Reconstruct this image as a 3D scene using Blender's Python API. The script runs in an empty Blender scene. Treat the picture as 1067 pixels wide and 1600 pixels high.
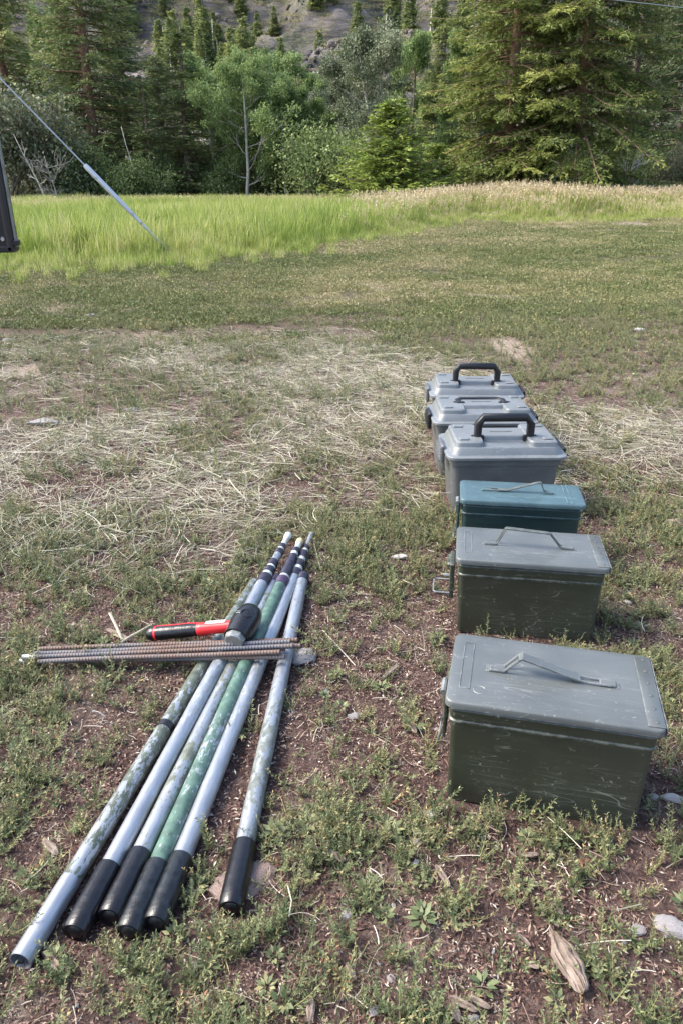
import bpy, math, random
import numpy as np
from mathutils import Vector, Matrix, Euler

rng = np.random.default_rng(7)
random.seed(7)
SC = bpy.context.scene
COL = SC.collection

# ------------------------------------------------------------------ camera
CAM_F, CAM_P, CAM_H, CAM_R = 1150.28, math.radians(24.125), 0.8316, math.radians(-0.194)
_c, _s = math.cos(CAM_P), math.sin(CAM_P)
FWD = np.array([0, _c, -_s]); _up = np.array([0, _s, _c]); _r = np.array([1.0, 0, 0])
RGT = math.cos(CAM_R) * _r + math.sin(CAM_R) * _up
UPV = -math.sin(CAM_R) * _r + math.cos(CAM_R) * _up
cam_data = bpy.data.cameras.new('camera')
cam = bpy.data.objects.new('camera', cam_data); COL.objects.link(cam)
cam_data.sensor_fit = 'VERTICAL'; cam_data.sensor_height = 36.0
cam_data.lens = CAM_F / 1600 * 36.0
cam_data.clip_start = 0.02; cam_data.clip_end = 6000
M = Matrix([[RGT[0], UPV[0], -FWD[0], 0], [RGT[1], UPV[1], -FWD[1], 0], [RGT[2], UPV[2], -FWD[2], CAM_H], [0, 0, 0, 1]])
cam.matrix_world = M
SC.camera = cam

# ------------------------------------------------------------------ light
SUN_EL, SUN_AZ = math.radians(48), math.radians(-82)      # azimuth from +Y towards +X
w = bpy.data.worlds.new('World'); SC.world = w; w.use_nodes = True
nt = w.node_tree
sky = nt.nodes.new('ShaderNodeTexSky'); sky.sky_type = 'NISHITA'; sky.sun_disc = False
sky.sun_elevation = SUN_EL; sky.sun_rotation = SUN_AZ
sky.air_density = 1.0; sky.dust_density = 3.0; sky.ozone_density = 1.0
bg = nt.nodes['Background']; bg.inputs['Strength'].default_value = 0.15
nt.links.new(sky.outputs[0], bg.inputs[0])
sl = bpy.data.lights.new('sun', 'SUN'); sl.energy = 1.9; sl.angle = math.radians(24); sl.color = (1, 0.95, 0.86)
sun = bpy.data.objects.new('sun', sl); COL.objects.link(sun)
sd = Vector((math.sin(SUN_AZ) * math.cos(SUN_EL), math.cos(SUN_AZ) * math.cos(SUN_EL), math.sin(SUN_EL)))
sun.rotation_euler = sd.to_track_quat('Z', 'Y').to_euler()
SC.view_settings.view_transform = 'Standard'; SC.view_settings.look = 'None'
SC.view_settings.gamma = 1; SC.view_settings.use_curve_mapping = False
SC.view_settings.exposure = 1.70
SC.cycles.max_bounces = 6; SC.cycles.diffuse_bounces = 3; SC.cycles.glossy_bounces = 2
SC.cycles.transmission_bounces = 4; SC.cycles.transparent_max_bounces = 4

# ------------------------------------------------------------------ helpers
def gp(x, y, z=0.0):
    "point of the place at height z seen at photo pixel (x, y)"
    d = FWD * CAM_F + RGT * (x - 533.5) - UPV * (y - 800)
    return d * ((z - CAM_H) / d[2]) + np.array([0, 0, CAM_H])
def at(x, y, Y):
    d = FWD * CAM_F + RGT * (x - 533.5) - UPV * (y - 800)
    return d * Y / d[1] + np.array([0, 0, CAM_H])

def _hash(ix, iy, seed):
    n = (ix.astype(np.int64) * 374761393 + iy.astype(np.int64) * 668265263 + seed * 974711) & 0x7fffffff
    n = ((n ^ (n >> 13)) * 1274126177) & 0x7fffffff
    return ((n ^ (n >> 16)) & 0xffff) / 65535.0
def vnoise(x, y, seed=0):
    x = np.asarray(x, float); y = np.asarray(y, float)
    ix = np.floor(x); iy = np.floor(y); fx = x - ix; fy = y - iy
    fx = fx * fx * (3 - 2 * fx); fy = fy * fy * (3 - 2 * fy)
    a = _hash(ix, iy, seed); b = _hash(ix + 1, iy, seed); c = _hash(ix, iy + 1, seed); d = _hash(ix + 1, iy + 1, seed)
    return (a * (1 - fx) + b * fx) * (1 - fy) + (c * (1 - fx) + d * fx) * fy
def fbm(x, y, seed=0, o=4):
    s = 0; a = 0.5; t = 0
    for k in range(o):
        s = s + a * vnoise(np.asarray(x) * 2 ** k, np.asarray(y) * 2 ** k, seed + k * 17); t += a; a *= 0.5
    return s / t
def sstep(a, b, x):
    t = np.clip((np.asarray(x, float) - a) / (b - a), 0, 1); return t * t * (3 - 2 * t)

def grass_edge(x):
    return np.interp(x, [-12, -3.4, -1.64, 0.0, 1.25, 2.0, 3.1, 7.9, 14], [6.2, 7.6, 8.6, 11.0, 14.2, 16.6, 18.3, 18.6, 18.0])
def hill_z(x, y):
    b = np.clip(y - 48, 0, None)
    z = 0.31 * b * (1 - np.exp(-b / 25.0))
    z = np.where(y > 235, z - (y - 235) * 0.45, z)
    amp = sstep(50, 90, y)
    z = z + amp * (fbm(x / 34, y / 34, 5, 5) - 0.5) * 26
    rid = np.abs(fbm(x / 16 + y / 60, y / 9, 9, 4) - 0.5) * 2
    z = z + amp * (0.5 - rid) * 6
    cr = np.abs(fbm(x / 5 + y / 14, y / 5, 13, 4) - 0.5) * 2
    z = z + amp * (0.4 - cr) * 2.6
    return z
def ground_z(x, y):
    x = np.asarray(x, float); y = np.asarray(y, float)
    near = (fbm(x * 9, y * 9, 21, 3) - 0.5) * 0.012
    mid = (fbm(x * 1.1, y * 1.1, 22, 3) - 0.5) * 0.10 * sstep(3.0, 9.0, np.hypot(x, y))
    z = near + mid
    # low bank under the tall grass on the right
    z = z + 0.10 * sstep(-0.2, 2.5, y - grass_edge(x)) * sstep(0.5, 3.0, x)
    return z

def mesh_from(name, V, F, mats=(), tint=None, smooth=False, attrs=None):
    me = bpy.data.meshes.new(name)
    V = np.asarray(V, np.float32).reshape(-1, 3)
    if isinstance(F, np.ndarray):
        n, k = F.shape
        me.vertices.add(len(V)); me.vertices.foreach_set('co', V.ravel())
        me.loops.add(n * k); me.loops.foreach_set('vertex_index', F.astype(np.int32).ravel())
        me.polygons.add(n); me.polygons.foreach_set('loop_start', np.arange(0, n * k, k, dtype=np.int32))
        me.polygons.foreach_set('loop_total', np.full(n, k, dtype=np.int32))
        me.update(calc_edges=True)
    else:
        me.from_pydata([tuple(v) for v in V.tolist()], [], F); me.update()
    if tint is not None:
        a = me.attributes.new('tint', 'FLOAT', 'POINT'); a.data.foreach_set('value', np.asarray(tint, np.float32))
    for m in (mats if isinstance(mats, (list, tuple)) else [mats]): me.materials.append(m)
    if smooth: me.polygons.foreach_set('use_smooth', np.ones(len(me.polygons), dtype=bool))
    return me

class Acc:
    def __init__(s): s.V = []; s.F = []; s.T = []; s.M = []; s.n = 0
    def add(s, V, F, t=0.5, m=0):
        V = np.asarray(V, float).reshape(-1, 3); F = np.asarray(F, int)
        s.V.append(V); s.F.append(F + s.n); s.n += len(V)
        s.T.append(np.full(len(V), t) if np.isscalar(t) else np.asarray(t, float)); s.M.append(np.full(len(F), m, dtype=np.int32))
        return s
    def mesh(s, name, mats, smooth=False):
        me = mesh_from(name, np.concatenate(s.V), np.concatenate(s.F), mats, np.concatenate(s.T), smooth)
        me.polygons.foreach_set('material_index', np.concatenate(s.M)); return me

def frame(D):
    D = D / (np.linalg.norm(D, axis=-1, keepdims=True) + 1e-9)
    A = np.where(np.abs(D[..., 2:3]) < 0.9, [0, 0, 1.0], [1.0, 0, 0])
    S = np.cross(D, A); S /= np.linalg.norm(S, axis=-1, keepdims=True) + 1e-9
    N = np.cross(S, D); return D, S, N
def tube(P, R, sides=6, cap=True):
    P = np.asarray(P, float); k = len(P); R = np.broadcast_to(R, k)
    T = np.gradient(P, axis=0)
    _, S, N = frame(T)
    for i in range(1, k):       # keep the frame from flipping
        s = S[i - 1] - T[i] / np.linalg.norm(T[i]) * np.dot(S[i - 1], T[i] / np.linalg.norm(T[i])); s /= np.linalg.norm(s) + 1e-9
        S[i] = s; N[i] = np.cross(s, T[i] / np.linalg.norm(T[i]))
    a = np.linspace(0, 2 * np.pi, sides, endpoint=False)
    V = P[:, None] + R[:, None, None] * (np.cos(a)[None, :, None] * S[:, None] + np.sin(a)[None, :, None] * N[:, None])
    i = np.arange(k - 1)[:, None]; j = np.arange(sides)[None]
    F = np.stack([i * sides + j, i * sides + (j + 1) % sides, (i + 1) * sides + (j + 1) % sides, (i + 1) * sides + j], -1).reshape(-1, 4)
    V = V.reshape(-1, 3)
    if cap:
        V = np.concatenate([V, P[:1], P[-1:]]); c0, c1 = len(V) - 2, len(V) - 1
        jj = np.arange(0, sides)
        F = np.concatenate([F, np.stack([np.full(sides, c0), (jj + 1) % sides, jj, np.full(sides, c0)], -1)[:, [0, 1, 2, 3]],
                            np.stack([np.full(sides, c1), (k - 1) * sides + jj, (k - 1) * sides + (jj + 1) % sides, np.full(sides, c1)], -1)])
    return V, F
def clean(me):
    me.validate(); me.update(); return me
def leaves(P, D, N, L, Wd, fold=0.15, tri=False):
    "one kite-shaped leaf per row"
    D = D / (np.linalg.norm(D, axis=1, keepdims=True) + 1e-9)
    S = np.cross(D, N); S /= np.linalg.norm(S, axis=1, keepdims=True) + 1e-9
    U = np.cross(S, D)
    L = np.asarray(L).reshape(-1, 1) * np.ones((len(P), 1)); Wd = np.asarray(Wd).reshape(-1, 1) * np.ones((len(P), 1))
    a = P; b = P + D * L * 0.45 + S * Wd / 2 + U * Wd * fold; c = P + D * L; d = P + D * L * 0.45 - S * Wd / 2 + U * Wd * fold
    V = np.stack([a, b, c, d], 1).reshape(-1, 3)
    F = np.arange(len(P) * 4).reshape(-1, 4)
    return V, F
def rdir(n, zlo=-1, zhi=1):
    a = rng.uniform(0, 2 * np.pi, n); z = rng.uniform(zlo, zhi, n); r = np.sqrt(np.clip(1 - z * z, 0, 1))
    return np.stack([r * np.cos(a), r * np.sin(a), z], 1)

def link(o): COL.objects.link(o); return o
def obj(name, me, parent=None, loc=None, rot=None, mat=None):
    o = bpy.data.objects.new(name, me); link(o)
    if mat is not None and not me.materials: me.materials.append(mat)
    if parent: o.parent = parent
    if loc is not None: o.location = loc
    if rot is not None: o.rotation_euler = rot
    return o
def tag(o, label=None, cat=None, group=None, kind=None):
    if label: o['label'] = label
    if cat: o['category'] = cat
    if group: o['group'] = group
    if kind: o['kind'] = kind
    return o
def thing(name, label, cat, loc=(0, 0, 0), rz=0.0, group=None):
    o = bpy.data.objects.new(name, None); link(o); o.empty_display_size = 0.1
    o.location = loc; o.rotation_euler = (0, 0, rz)
    return tag(o, label, cat, group)

def lathe(prof, sides=24, axis='X'):
    prof = np.asarray(prof, float); a = np.linspace(0, 2 * np.pi, sides, endpoint=False)
    x = prof[:, 0]; r = prof[:, 1]
    V = np.stack([np.repeat(x[:, None], sides, 1), r[:, None] * np.cos(a), r[:, None] * np.sin(a)], -1)
    if axis == 'Z': V = V[..., [1, 2, 0]]
    if axis == 'Y': V = V[..., [2, 0, 1]]
    k = len(prof); i = np.arange(k - 1)[:, None]; j = np.arange(sides)[None]
    F = np.stack([i * sides + j, (i + 1) * sides + j, (i + 1) * sides + (j + 1) % sides, i * sides + (j + 1) % sides], -1).reshape(-1, 4)
    return V.reshape(-1, 3), F
def rrect(L, W, r, n=5):
    pts = []
    for cx, cy, a0 in ((L / 2 - r, W / 2 - r, 0), (-L / 2 + r, W / 2 - r, 90), (-L / 2 + r, -W / 2 + r, 180), (L / 2 - r, -W / 2 + r, 270)):
        for k in range(n):
            a = math.radians(a0 + 90 * k / (n - 1)); pts.append((cx + r * math.cos(a), cy + r * math.sin(a)))
    return pts
def loft(rings, n=5, cap0=True, cap1=True):
    "rings of (z, L, W, r[, cx, cy])"
    V = []; F = []; m = 4 * n
    for q in rings:
        z, L, W, r = q[:4]; cx, cy = (q[4], q[5]) if len(q) > 4 else (0, 0)
        V += [(x + cx, y + cy, z) for x, y in rrect(L, W, min(r, L / 2 - 1e-4, W / 2 - 1e-4), n)]
    for i in range(len(rings) - 1):
        for j in range(m): F.append((i * m + j, i * m + (j + 1) % m, (i + 1) * m + (j + 1) % m, (i + 1) * m + j))
    if cap0: F.append(tuple(range(m))[::-1])
    if cap1: F.append(tuple((len(rings) - 1) * m + j for j in range(m)))
    return V, F
def rbox(L, W, H, b=0.002, x=0, y=0, z=0, n=3):
    "box with small bevels, base at z"
    b = min(b, L / 3, W / 3, H / 3)
    return loft([(z, L - 2 * b, W - 2 * b, b, x, y), (z + b, L, W, b, x, y), (z + H - b, L, W, b, x, y), (z + H, L - 2 * b, W - 2 * b, b, x, y)], n)
def mesh_vf(name, vf, mat, smooth=False):
    V, F = vf; me = mesh_from(name, V, [tuple(int(i) for i in f) for f in F], mat, smooth=smooth); return me
def join(*vfs):
    V = []; F = []
    for v, f in vfs:
        n = len(V); V += [tuple(p) for p in v]; F += [tuple(int(i) + n for i in q) for q in f]
    return V, F
def autosmooth(me, ang=35):
    me.polygons.foreach_set('use_smooth', np.ones(len(me.polygons), dtype=bool))
    try: me.set_sharp_from_angle(angle=math.radians(ang))
    except Exception: pass
    return me
def strap(path, wd, th, side=(0, 1, 0)):
    "flat bar swept along a path; wd across `side`"
    P = np.asarray(path, float); T = np.gradient(P, axis=0); T /= np.linalg.norm(T, axis=1, keepdims=True)
    S = np.asarray(side, float); S = np.broadcast_to(S, P.shape); N = np.cross(T, S); N /= np.linalg.norm(N, axis=1, keepdims=True)
    V = []; F = []
    for p, s, nn in zip(P, S, N):
        for a, b in ((-1, -1), (1, -1), (1, 1), (-1, 1)): V.append(p + s * wd / 2 * a + nn * th / 2 * b)
    k = len(P)
    for i in range(k - 1):
        for j in range(4): F.append((i * 4 + j, i * 4 + (j + 1) % 4, (i + 1) * 4 + (j + 1) % 4, (i + 1) * 4 + j))
    F.append((3, 2, 1, 0)); F.append(tuple((k - 1) * 4 + j for j in range(4)))
    return [tuple(v) for v in V], F

# ------------------------------------------------------------------ materials
def new_mat(name):
    m = bpy.data.materials.new(name); m.use_nodes = True
    t = m.node_tree; b = t.nodes['Principled BSDF']; return m, t, b
def node(t, typ, **kw):
    n = t.nodes.new(typ)
    for k, v in kw.items():
        if k.startswith('i_'):
            n.inputs[int(k[2:]) if k[2:].isdigit() else k[2:].replace('_', ' ')].default_value = v
        else: setattr(n, k, v)
    return n
def ramp(t, src, stops, interp='LINEAR'):
    r = t.nodes.new('ShaderNodeValToRGB'); r.color_ramp.interpolation = interp
    e = r.color_ramp.elements
    while len(e) > 1: e.remove(e[0])
    e[0].position = stops[0][0]; e[0].color = (*stops[0][1], 1) if len(stops[0][1]) == 3 else stops[0][1]
    for p, c in stops[1:]:
        q = e.new(p); q.color = (*c, 1)
    t.links.new(src, r.inputs[0]); return r
def noise(t, scale, vec=None, detail=4, rough=0.55, dist=0.0):
    n = t.nodes.new('ShaderNodeTexNoise'); n.inputs['Scale'].default_value = scale; n.inputs['Detail'].default_value = detail
    n.inputs['Roughness'].default_value = rough; n.inputs['Distortion'].default_value = dist
    if vec is not None: t.links.new(vec, n.inputs['Vector'])
    return n
def mapping(t, src, scale=(1, 1, 1), rot=(0, 0, 0), loc=(0, 0, 0)):
    m = t.nodes.new('ShaderNodeMapping'); m.inputs['Scale'].default_value = scale; m.inputs['Rotation'].default_value = rot; m.inputs['Location'].default_value = loc
    t.links.new(src, m.inputs['Vector']); return m.outputs[0]
def mix(t, fac, a, b, mode='MIX'):
    m = t.nodes.new('ShaderNodeMix'); m.data_type = 'RGBA'; m.blend_type = mode
    for s, v in ((m.inputs[0], fac), (m.inputs[6], a), (m.inputs[7], b)):
        if isinstance(v, (float, int)): s.default_value = v
        elif isinstance(v, tuple): s.default_value = (*v, 1) if len(v) == 3 else v
        else: t.links.new(v, s)
    return m.outputs[2]
def math_n(t, op, a, b=None, clamp=False):
    m = t.nodes.new('ShaderNodeMath'); m.operation = op; m.use_clamp = clamp
    for i, v in enumerate((a, b)):
        if v is None: continue
        if isinstance(v, (float, int)): m.inputs[i].default_value = v
        else: t.links.new(v, m.inputs[i])
    return m.outputs[0]
def bump(t, b, h, strength=0.3, dist=0.01):
    n = t.nodes.new('ShaderNodeBump'); n.inputs['Strength'].default_value = strength; n.inputs['Distance'].default_value = dist
    t.links.new(h, n.inputs['Height']); t.links.new(n.outputs[0], b.inputs['Normal'])

def foliage_mat(name, stops, transl=0.25, rough=0.55, vary=0.25, spec=0.3):
    m, t, b = new_mat(name)
    a = node(t, 'ShaderNodeAttribute', attribute_name='tint')
    oi = node(t, 'ShaderNodeObjectInfo')
    v = math_n(t, 'ADD', a.outputs['Fac'], math_n(t, 'MULTIPLY', math_n(t, 'SUBTRACT', oi.outputs['Random'], 0.5), vary), True)
    r = ramp(t, v, stops)
    t.links.new(r.outputs[0], b.inputs['Base Color']); b.inputs['Roughness'].default_value = rough
    b.inputs['Specular IOR Level'].default_value = spec
    if transl > 0:
        tr = node(t, 'ShaderNodeBsdfTranslucent'); ms = node(t, 'ShaderNodeMixShader'); ms.inputs[0].default_value = transl
        t.links.new(r.outputs[0], tr.inputs[0]); t.links.new(b.outputs[0], ms.inputs[1]); t.links.new(tr.outputs[0], ms.inputs[2])
        t.links.new(ms.outputs[0], t.nodes['Material Output'].inputs[0])
    return m
def solid_mat(name, c, rough=0.5, metal=0.0, var=0.15, scale=40, bumps=0.0, spec=0.5):
    m, t, b = new_mat(name)
    tc = node(t, 'ShaderNodeTexCoord')
    n = noise(t, scale, tc.outputs['Object'], 5)
    r = ramp(t, n.outputs[0], [(0.3, tuple(x * (1 - var) for x in c)), (0.7, tuple(min(1, x * (1 + var)) for x in c))])
    t.links.new(r.outputs[0], b.inputs['Base Color']); b.inputs['Roughness'].default_value = rough; b.inputs['Metallic'].default_value = metal
    b.inputs['Specular IOR Level'].default_value = spec
    if bumps: bump(t, b, n.outputs[0], bumps, 0.002)
    return m

WEED = foliage_mat('weed_leaf', [(0.0, (0.070, 0.100, 0.045)), (0.35, (0.135, 0.165, 0.075)), (0.62, (0.235, 0.250, 0.125)), (0.80, (0.37, 0.335, 0.165)), (0.92, (0.45, 0.31, 0.13)), (1.0, (0.28, 0.13, 0.08))], 0.2, vary=0.34)
TURF = foliage_mat('turf_leaf', [(0.0, (0.070, 0.100, 0.032)), (0.35, (0.15, 0.172, 0.055)), (0.6, (0.26, 0.24, 0.105)), (0.8, (0.34, 0.285, 0.15)), (1.0, (0.44, 0.36, 0.24))], 0.15, vary=0.45)
STEM = foliage_mat('weed_stem', [(0, (0.16, 0.17, 0.06)), (0.6, (0.26, 0.22, 0.11)), (1, (0.24, 0.10, 0.06))], 0.0)
GRASS = foliage_mat('meadow_grass', [(0, (0.18, 0.25, 0.05)), (0.45, (0.34, 0.40, 0.095)), (0.75, (0.46, 0.47, 0.17)), (1, (0.55, 0.49, 0.25))], 0.35, vary=0.5)
SEED = foliage_mat('grass_seed_head', [(0, (0.36, 0.27, 0.14)), (0.5, (0.52, 0.41, 0.25)), (1, (0.64, 0.56, 0.38))], 0.2)
STRAW = foliage_mat('dry_straw', [(0, (0.13, 0.11, 0.065)), (0.4, (0.27, 0.25, 0.17)), (0.75, (0.42, 0.395, 0.295)), (1, (0.58, 0.55, 0.44))], 0.1, vary=0.0, rough=0.6)
LITTER = foliage_mat('ground_litter', [(0, (0.045, 0.020, 0.017)), (0.4, (0.118, 0.066, 0.053)), (0.68, (0.21, 0.14, 0.11)), (0.88, (0.36, 0.28, 0.21)), (1, (0.55, 0.5, 0.42))], 0.0, vary=0.5, rough=0.8)
FIR = foliage_mat('fir_needles', [(0, (0.085, 0.125, 0.048)), (0.5, (0.205, 0.25, 0.09)), (1, (0.42, 0.45, 0.17))], 0.28, vary=0.25)
FIR_Y = foliage_mat('fir_needles_bright', [(0, (0.075, 0.105, 0.03)), (0.5, (0.19, 0.23, 0.06)), (1, (0.35, 0.37, 0.10))], 0.28, vary=0.1)
FIR_D = foliage_mat('spruce_needles_dark', [(0, (0.032, 0.052, 0.024)), (0.5, (0.075, 0.105, 0.045)), (1, (0.14, 0.17, 0.07))], 0.2, vary=0.1)
PINE = foliage_mat('young_pine_needles', [(0, (0.10, 0.15, 0.028)), (0.5, (0.23, 0.31, 0.055)), (1, (0.40, 0.46, 0.11))], 0.18, vary=0.1)
COTTON = foliage_mat('cottonwood_leaf', [(0, (0.055, 0.10, 0.032)), (0.5, (0.18, 0.26, 0.085)), (1, (0.34, 0.42, 0.16))], 0.4, vary=0.3)
WILLOW = foliage_mat('willow_leaf', [(0, (0.065, 0.09, 0.045)), (0.5, (0.17, 0.20, 0.115)), (1, (0.36, 0.39, 0.26))], 0.25, vary=0.1)
SHRUB = foliage_mat('shrub_leaf', [(0, (0.05, 0.085, 0.03)), (0.5, (0.15, 0.205, 0.07)), (1, (0.3, 0.36, 0.14))], 0.3, vary=0.4)
GREYSHRUB = foliage_mat('grey_shrub_leaf', [(0, (0.06, 0.08, 0.045)), (0.5, (0.15, 0.17, 0.10)), (1, (0.28, 0.29, 0.18))], 0.3, vary=0.3)
BARK = solid_mat('bark_grey_brown', (0.15, 0.115, 0.09), 0.9, var=0.5, scale=14, bumps=0.6)
BARK_R = solid_mat('bark_reddish', (0.21, 0.125, 0.085), 0.9, var=0.5, scale=14, bumps=0.6)
BARK_P = solid_mat('bark_pale', (0.42, 0.39, 0.34), 0.85, var=0.35, scale=9, bumps=0.3)

# ground: dirt near, mossy turf soil further off
def ground_mat():
    m, t, b = new_mat('ground_soil')
    g = node(t, 'ShaderNodeNewGeometry'); P = g.outputs['Position']
    sep = node(t, 'ShaderNodeSeparateXYZ'); t.links.new(P, sep.inputs[0])
    n1 = noise(t, 2.3, P, 5); n2 = noise(t, 60, P, 6, 0.7); n3 = noise(t, 260, P, 3, 0.7)
    dirt = ramp(t, n2.outputs[0], [(0.25, (0.040, 0.023, 0.019)), (0.5, (0.100, 0.064, 0.055)), (0.68, (0.175, 0.125, 0.108)), (0.85, (0.28, 0.22, 0.19))])
    pale = ramp(t, n2.outputs[0], [(0.3, (0.14, 0.10, 0.08)), (0.7, (0.31, 0.25, 0.20))])
    pm = ramp(t, n1.outputs[0], [(0.5, (0, 0, 0)), (0.68, (1, 1, 1))])
    c = mix(t, math_n(t, 'MULTIPLY', pm.outputs[0], 0.6), dirt.outputs[0], pale.outputs[0])
    sp = ramp(t, n3.outputs[0], [(0.62, (0, 0, 0)), (0.75, (1, 1, 1))])
    c = mix(t, math_n(t, 'MULTIPLY', sp.outputs[0], 0.35), c, (0.33, 0.27, 0.22))
    far = ramp(t, math_n(t, 'DIVIDE', sep.outputs['Y'], 40.0), [(0.07, (0, 0, 0)), (0.20, (1, 1, 1))])
    n4 = noise(t, 9, P, 6, 0.65)
    turf = ramp(t, n4.outputs[0], [(0.3, (0.035, 0.045, 0.02)), (0.5, (0.085, 0.08, 0.045)), (0.64, (0.17, 0.13, 0.095)), (0.78, (0.30, 0.24, 0.18))])
    c = mix(t, far.outputs[0], c, turf.outputs[0])
    at_ = node(t, 'ShaderNodeAttribute', attribute_name='tint')
    pl = ramp(t, n2.outputs[0], [(0.3, (0.15, 0.11, 0.085)), (0.5, (0.27, 0.215, 0.165)), (0.7, (0.42, 0.35, 0.28))])
    c = mix(t, at_.outputs['Fac'], c, pl.outputs[0])
    t.links.new(c, b.inputs['Base Color']); b.inputs['Roughness'].default_value = 0.95; b.inputs['Specular IOR Level'].default_value = 0.15
    hb = math_n(t, 'ADD', n2.outputs[0], math_n(t, 'MULTIPLY', n3.outputs[0], 0.5))
    bump(t, b, hb, 0.9, 0.012)
    return m
GROUND = ground_mat()
def rock_mat():
    m, t, b = new_mat('hill_rock')
    g = node(t, 'ShaderNodeNewGeometry'); P = g.outputs['Position']
    mp = mapping(t, P, (0.12, 0.12, 0.5), (0.3, 0.1, 0.5))
    n1 = noise(t, 1.0, mp, 8, 0.65); n2 = noise(t, 0.09, P, 5, 0.6); n3 = noise(t, 0.9, P, 5, 0.7)
    rock = ramp(t, n1.outputs[0], [(0.32, (0.03, 0.027, 0.028)), (0.46, (0.085, 0.074, 0.072)), (0.58, (0.15, 0.128, 0.122)), (0.7, (0.24, 0.205, 0.19))])
    veg = ramp(t, n3.outputs[0], [(0.35, (0.03, 0.042, 0.022)), (0.52, (0.075, 0.075, 0.045)), (0.66, (0.19, 0.15, 0.105))])
    k = ramp(t, n2.outputs[0], [(0.46, (0, 0, 0)), (0.58, (1, 1, 1))])
    c = mix(t, k.outputs[0], rock.outputs[0], veg.outputs[0])
    t.links.new(c, b.inputs['Base Color']); b.inputs['Roughness'].default_value = 0.95
    bump(t, b, n1.outputs[0], 1.0, 0.9)
    return m
HILL = rock_mat()
def stone_mat(name, c, c2):
    m, t, b = new_mat(name)
    tc = node(t, 'ShaderNodeTexCoord'); P = tc.outputs['Object']
    n1 = noise(t, 28, P, 7, 0.65); n2 = noise(t, 160, P, 3)
    r = ramp(t, n1.outputs[0], [(0.3, tuple(x * 0.6 for x in c)), (0.5, c), (0.7, c2)])
    k = ramp(t, n2.outputs[0], [(0.6, (0, 0, 0)), (0.7, (1, 1, 1))])
    cc = mix(t, math_n(t, 'MULTIPLY', k.outputs[0], 0.3), r.outputs[0], (0.5, 0.46, 0.42))
    t.links.new(cc, b.inputs['Base Color']); b.inputs['Roughness'].default_value = 0.85
    bump(t, b, n1.outputs[0], 0.6, 0.003); return m
ST_GREY = stone_mat('stone_grey', (0.25, 0.235, 0.235), (0.36, 0.34, 0.34))
ST_PINK = stone_mat('stone_reddish', (0.23, 0.165, 0.14), (0.34, 0.26, 0.23))
ST_DARK = stone_mat('stone_dark', (0.13, 0.13, 0.14), (0.22, 0.22, 0.23))
ST_PALE = stone_mat('stone_pale', (0.42, 0.39, 0.36), (0.55, 0.52, 0.48))
def wood_mat():
    m, t, b = new_mat('weathered_wood')
    tc = node(t, 'ShaderNodeTexCoord')
    mp = mapping(t, tc.outputs['Object'], (18, 190, 190)); n1 = noise(t, 1.0, mp, 6, 0.6); n2 = noise(t, 30, tc.outputs['Object'], 4)
    r = ramp(t, n1.outputs[0], [(0.32, (0.035, 0.024, 0.018)), (0.44, (0.13, 0.095, 0.072)), (0.58, (0.23, 0.18, 0.145)), (0.75, (0.36, 0.295, 0.245))])
    c = mix(t, math_n(t, 'MULTIPLY', n2.outputs[0], 0.5), r.outputs[0], (0.22, 0.17, 0.14))
    t.links.new(c, b.inputs['Base Color']); b.inputs['Roughness'].default_value = 0.9
    bump(t, b, n1.outputs[0], 0.9, 0.003); return m
WOOD = wood_mat()

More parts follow.
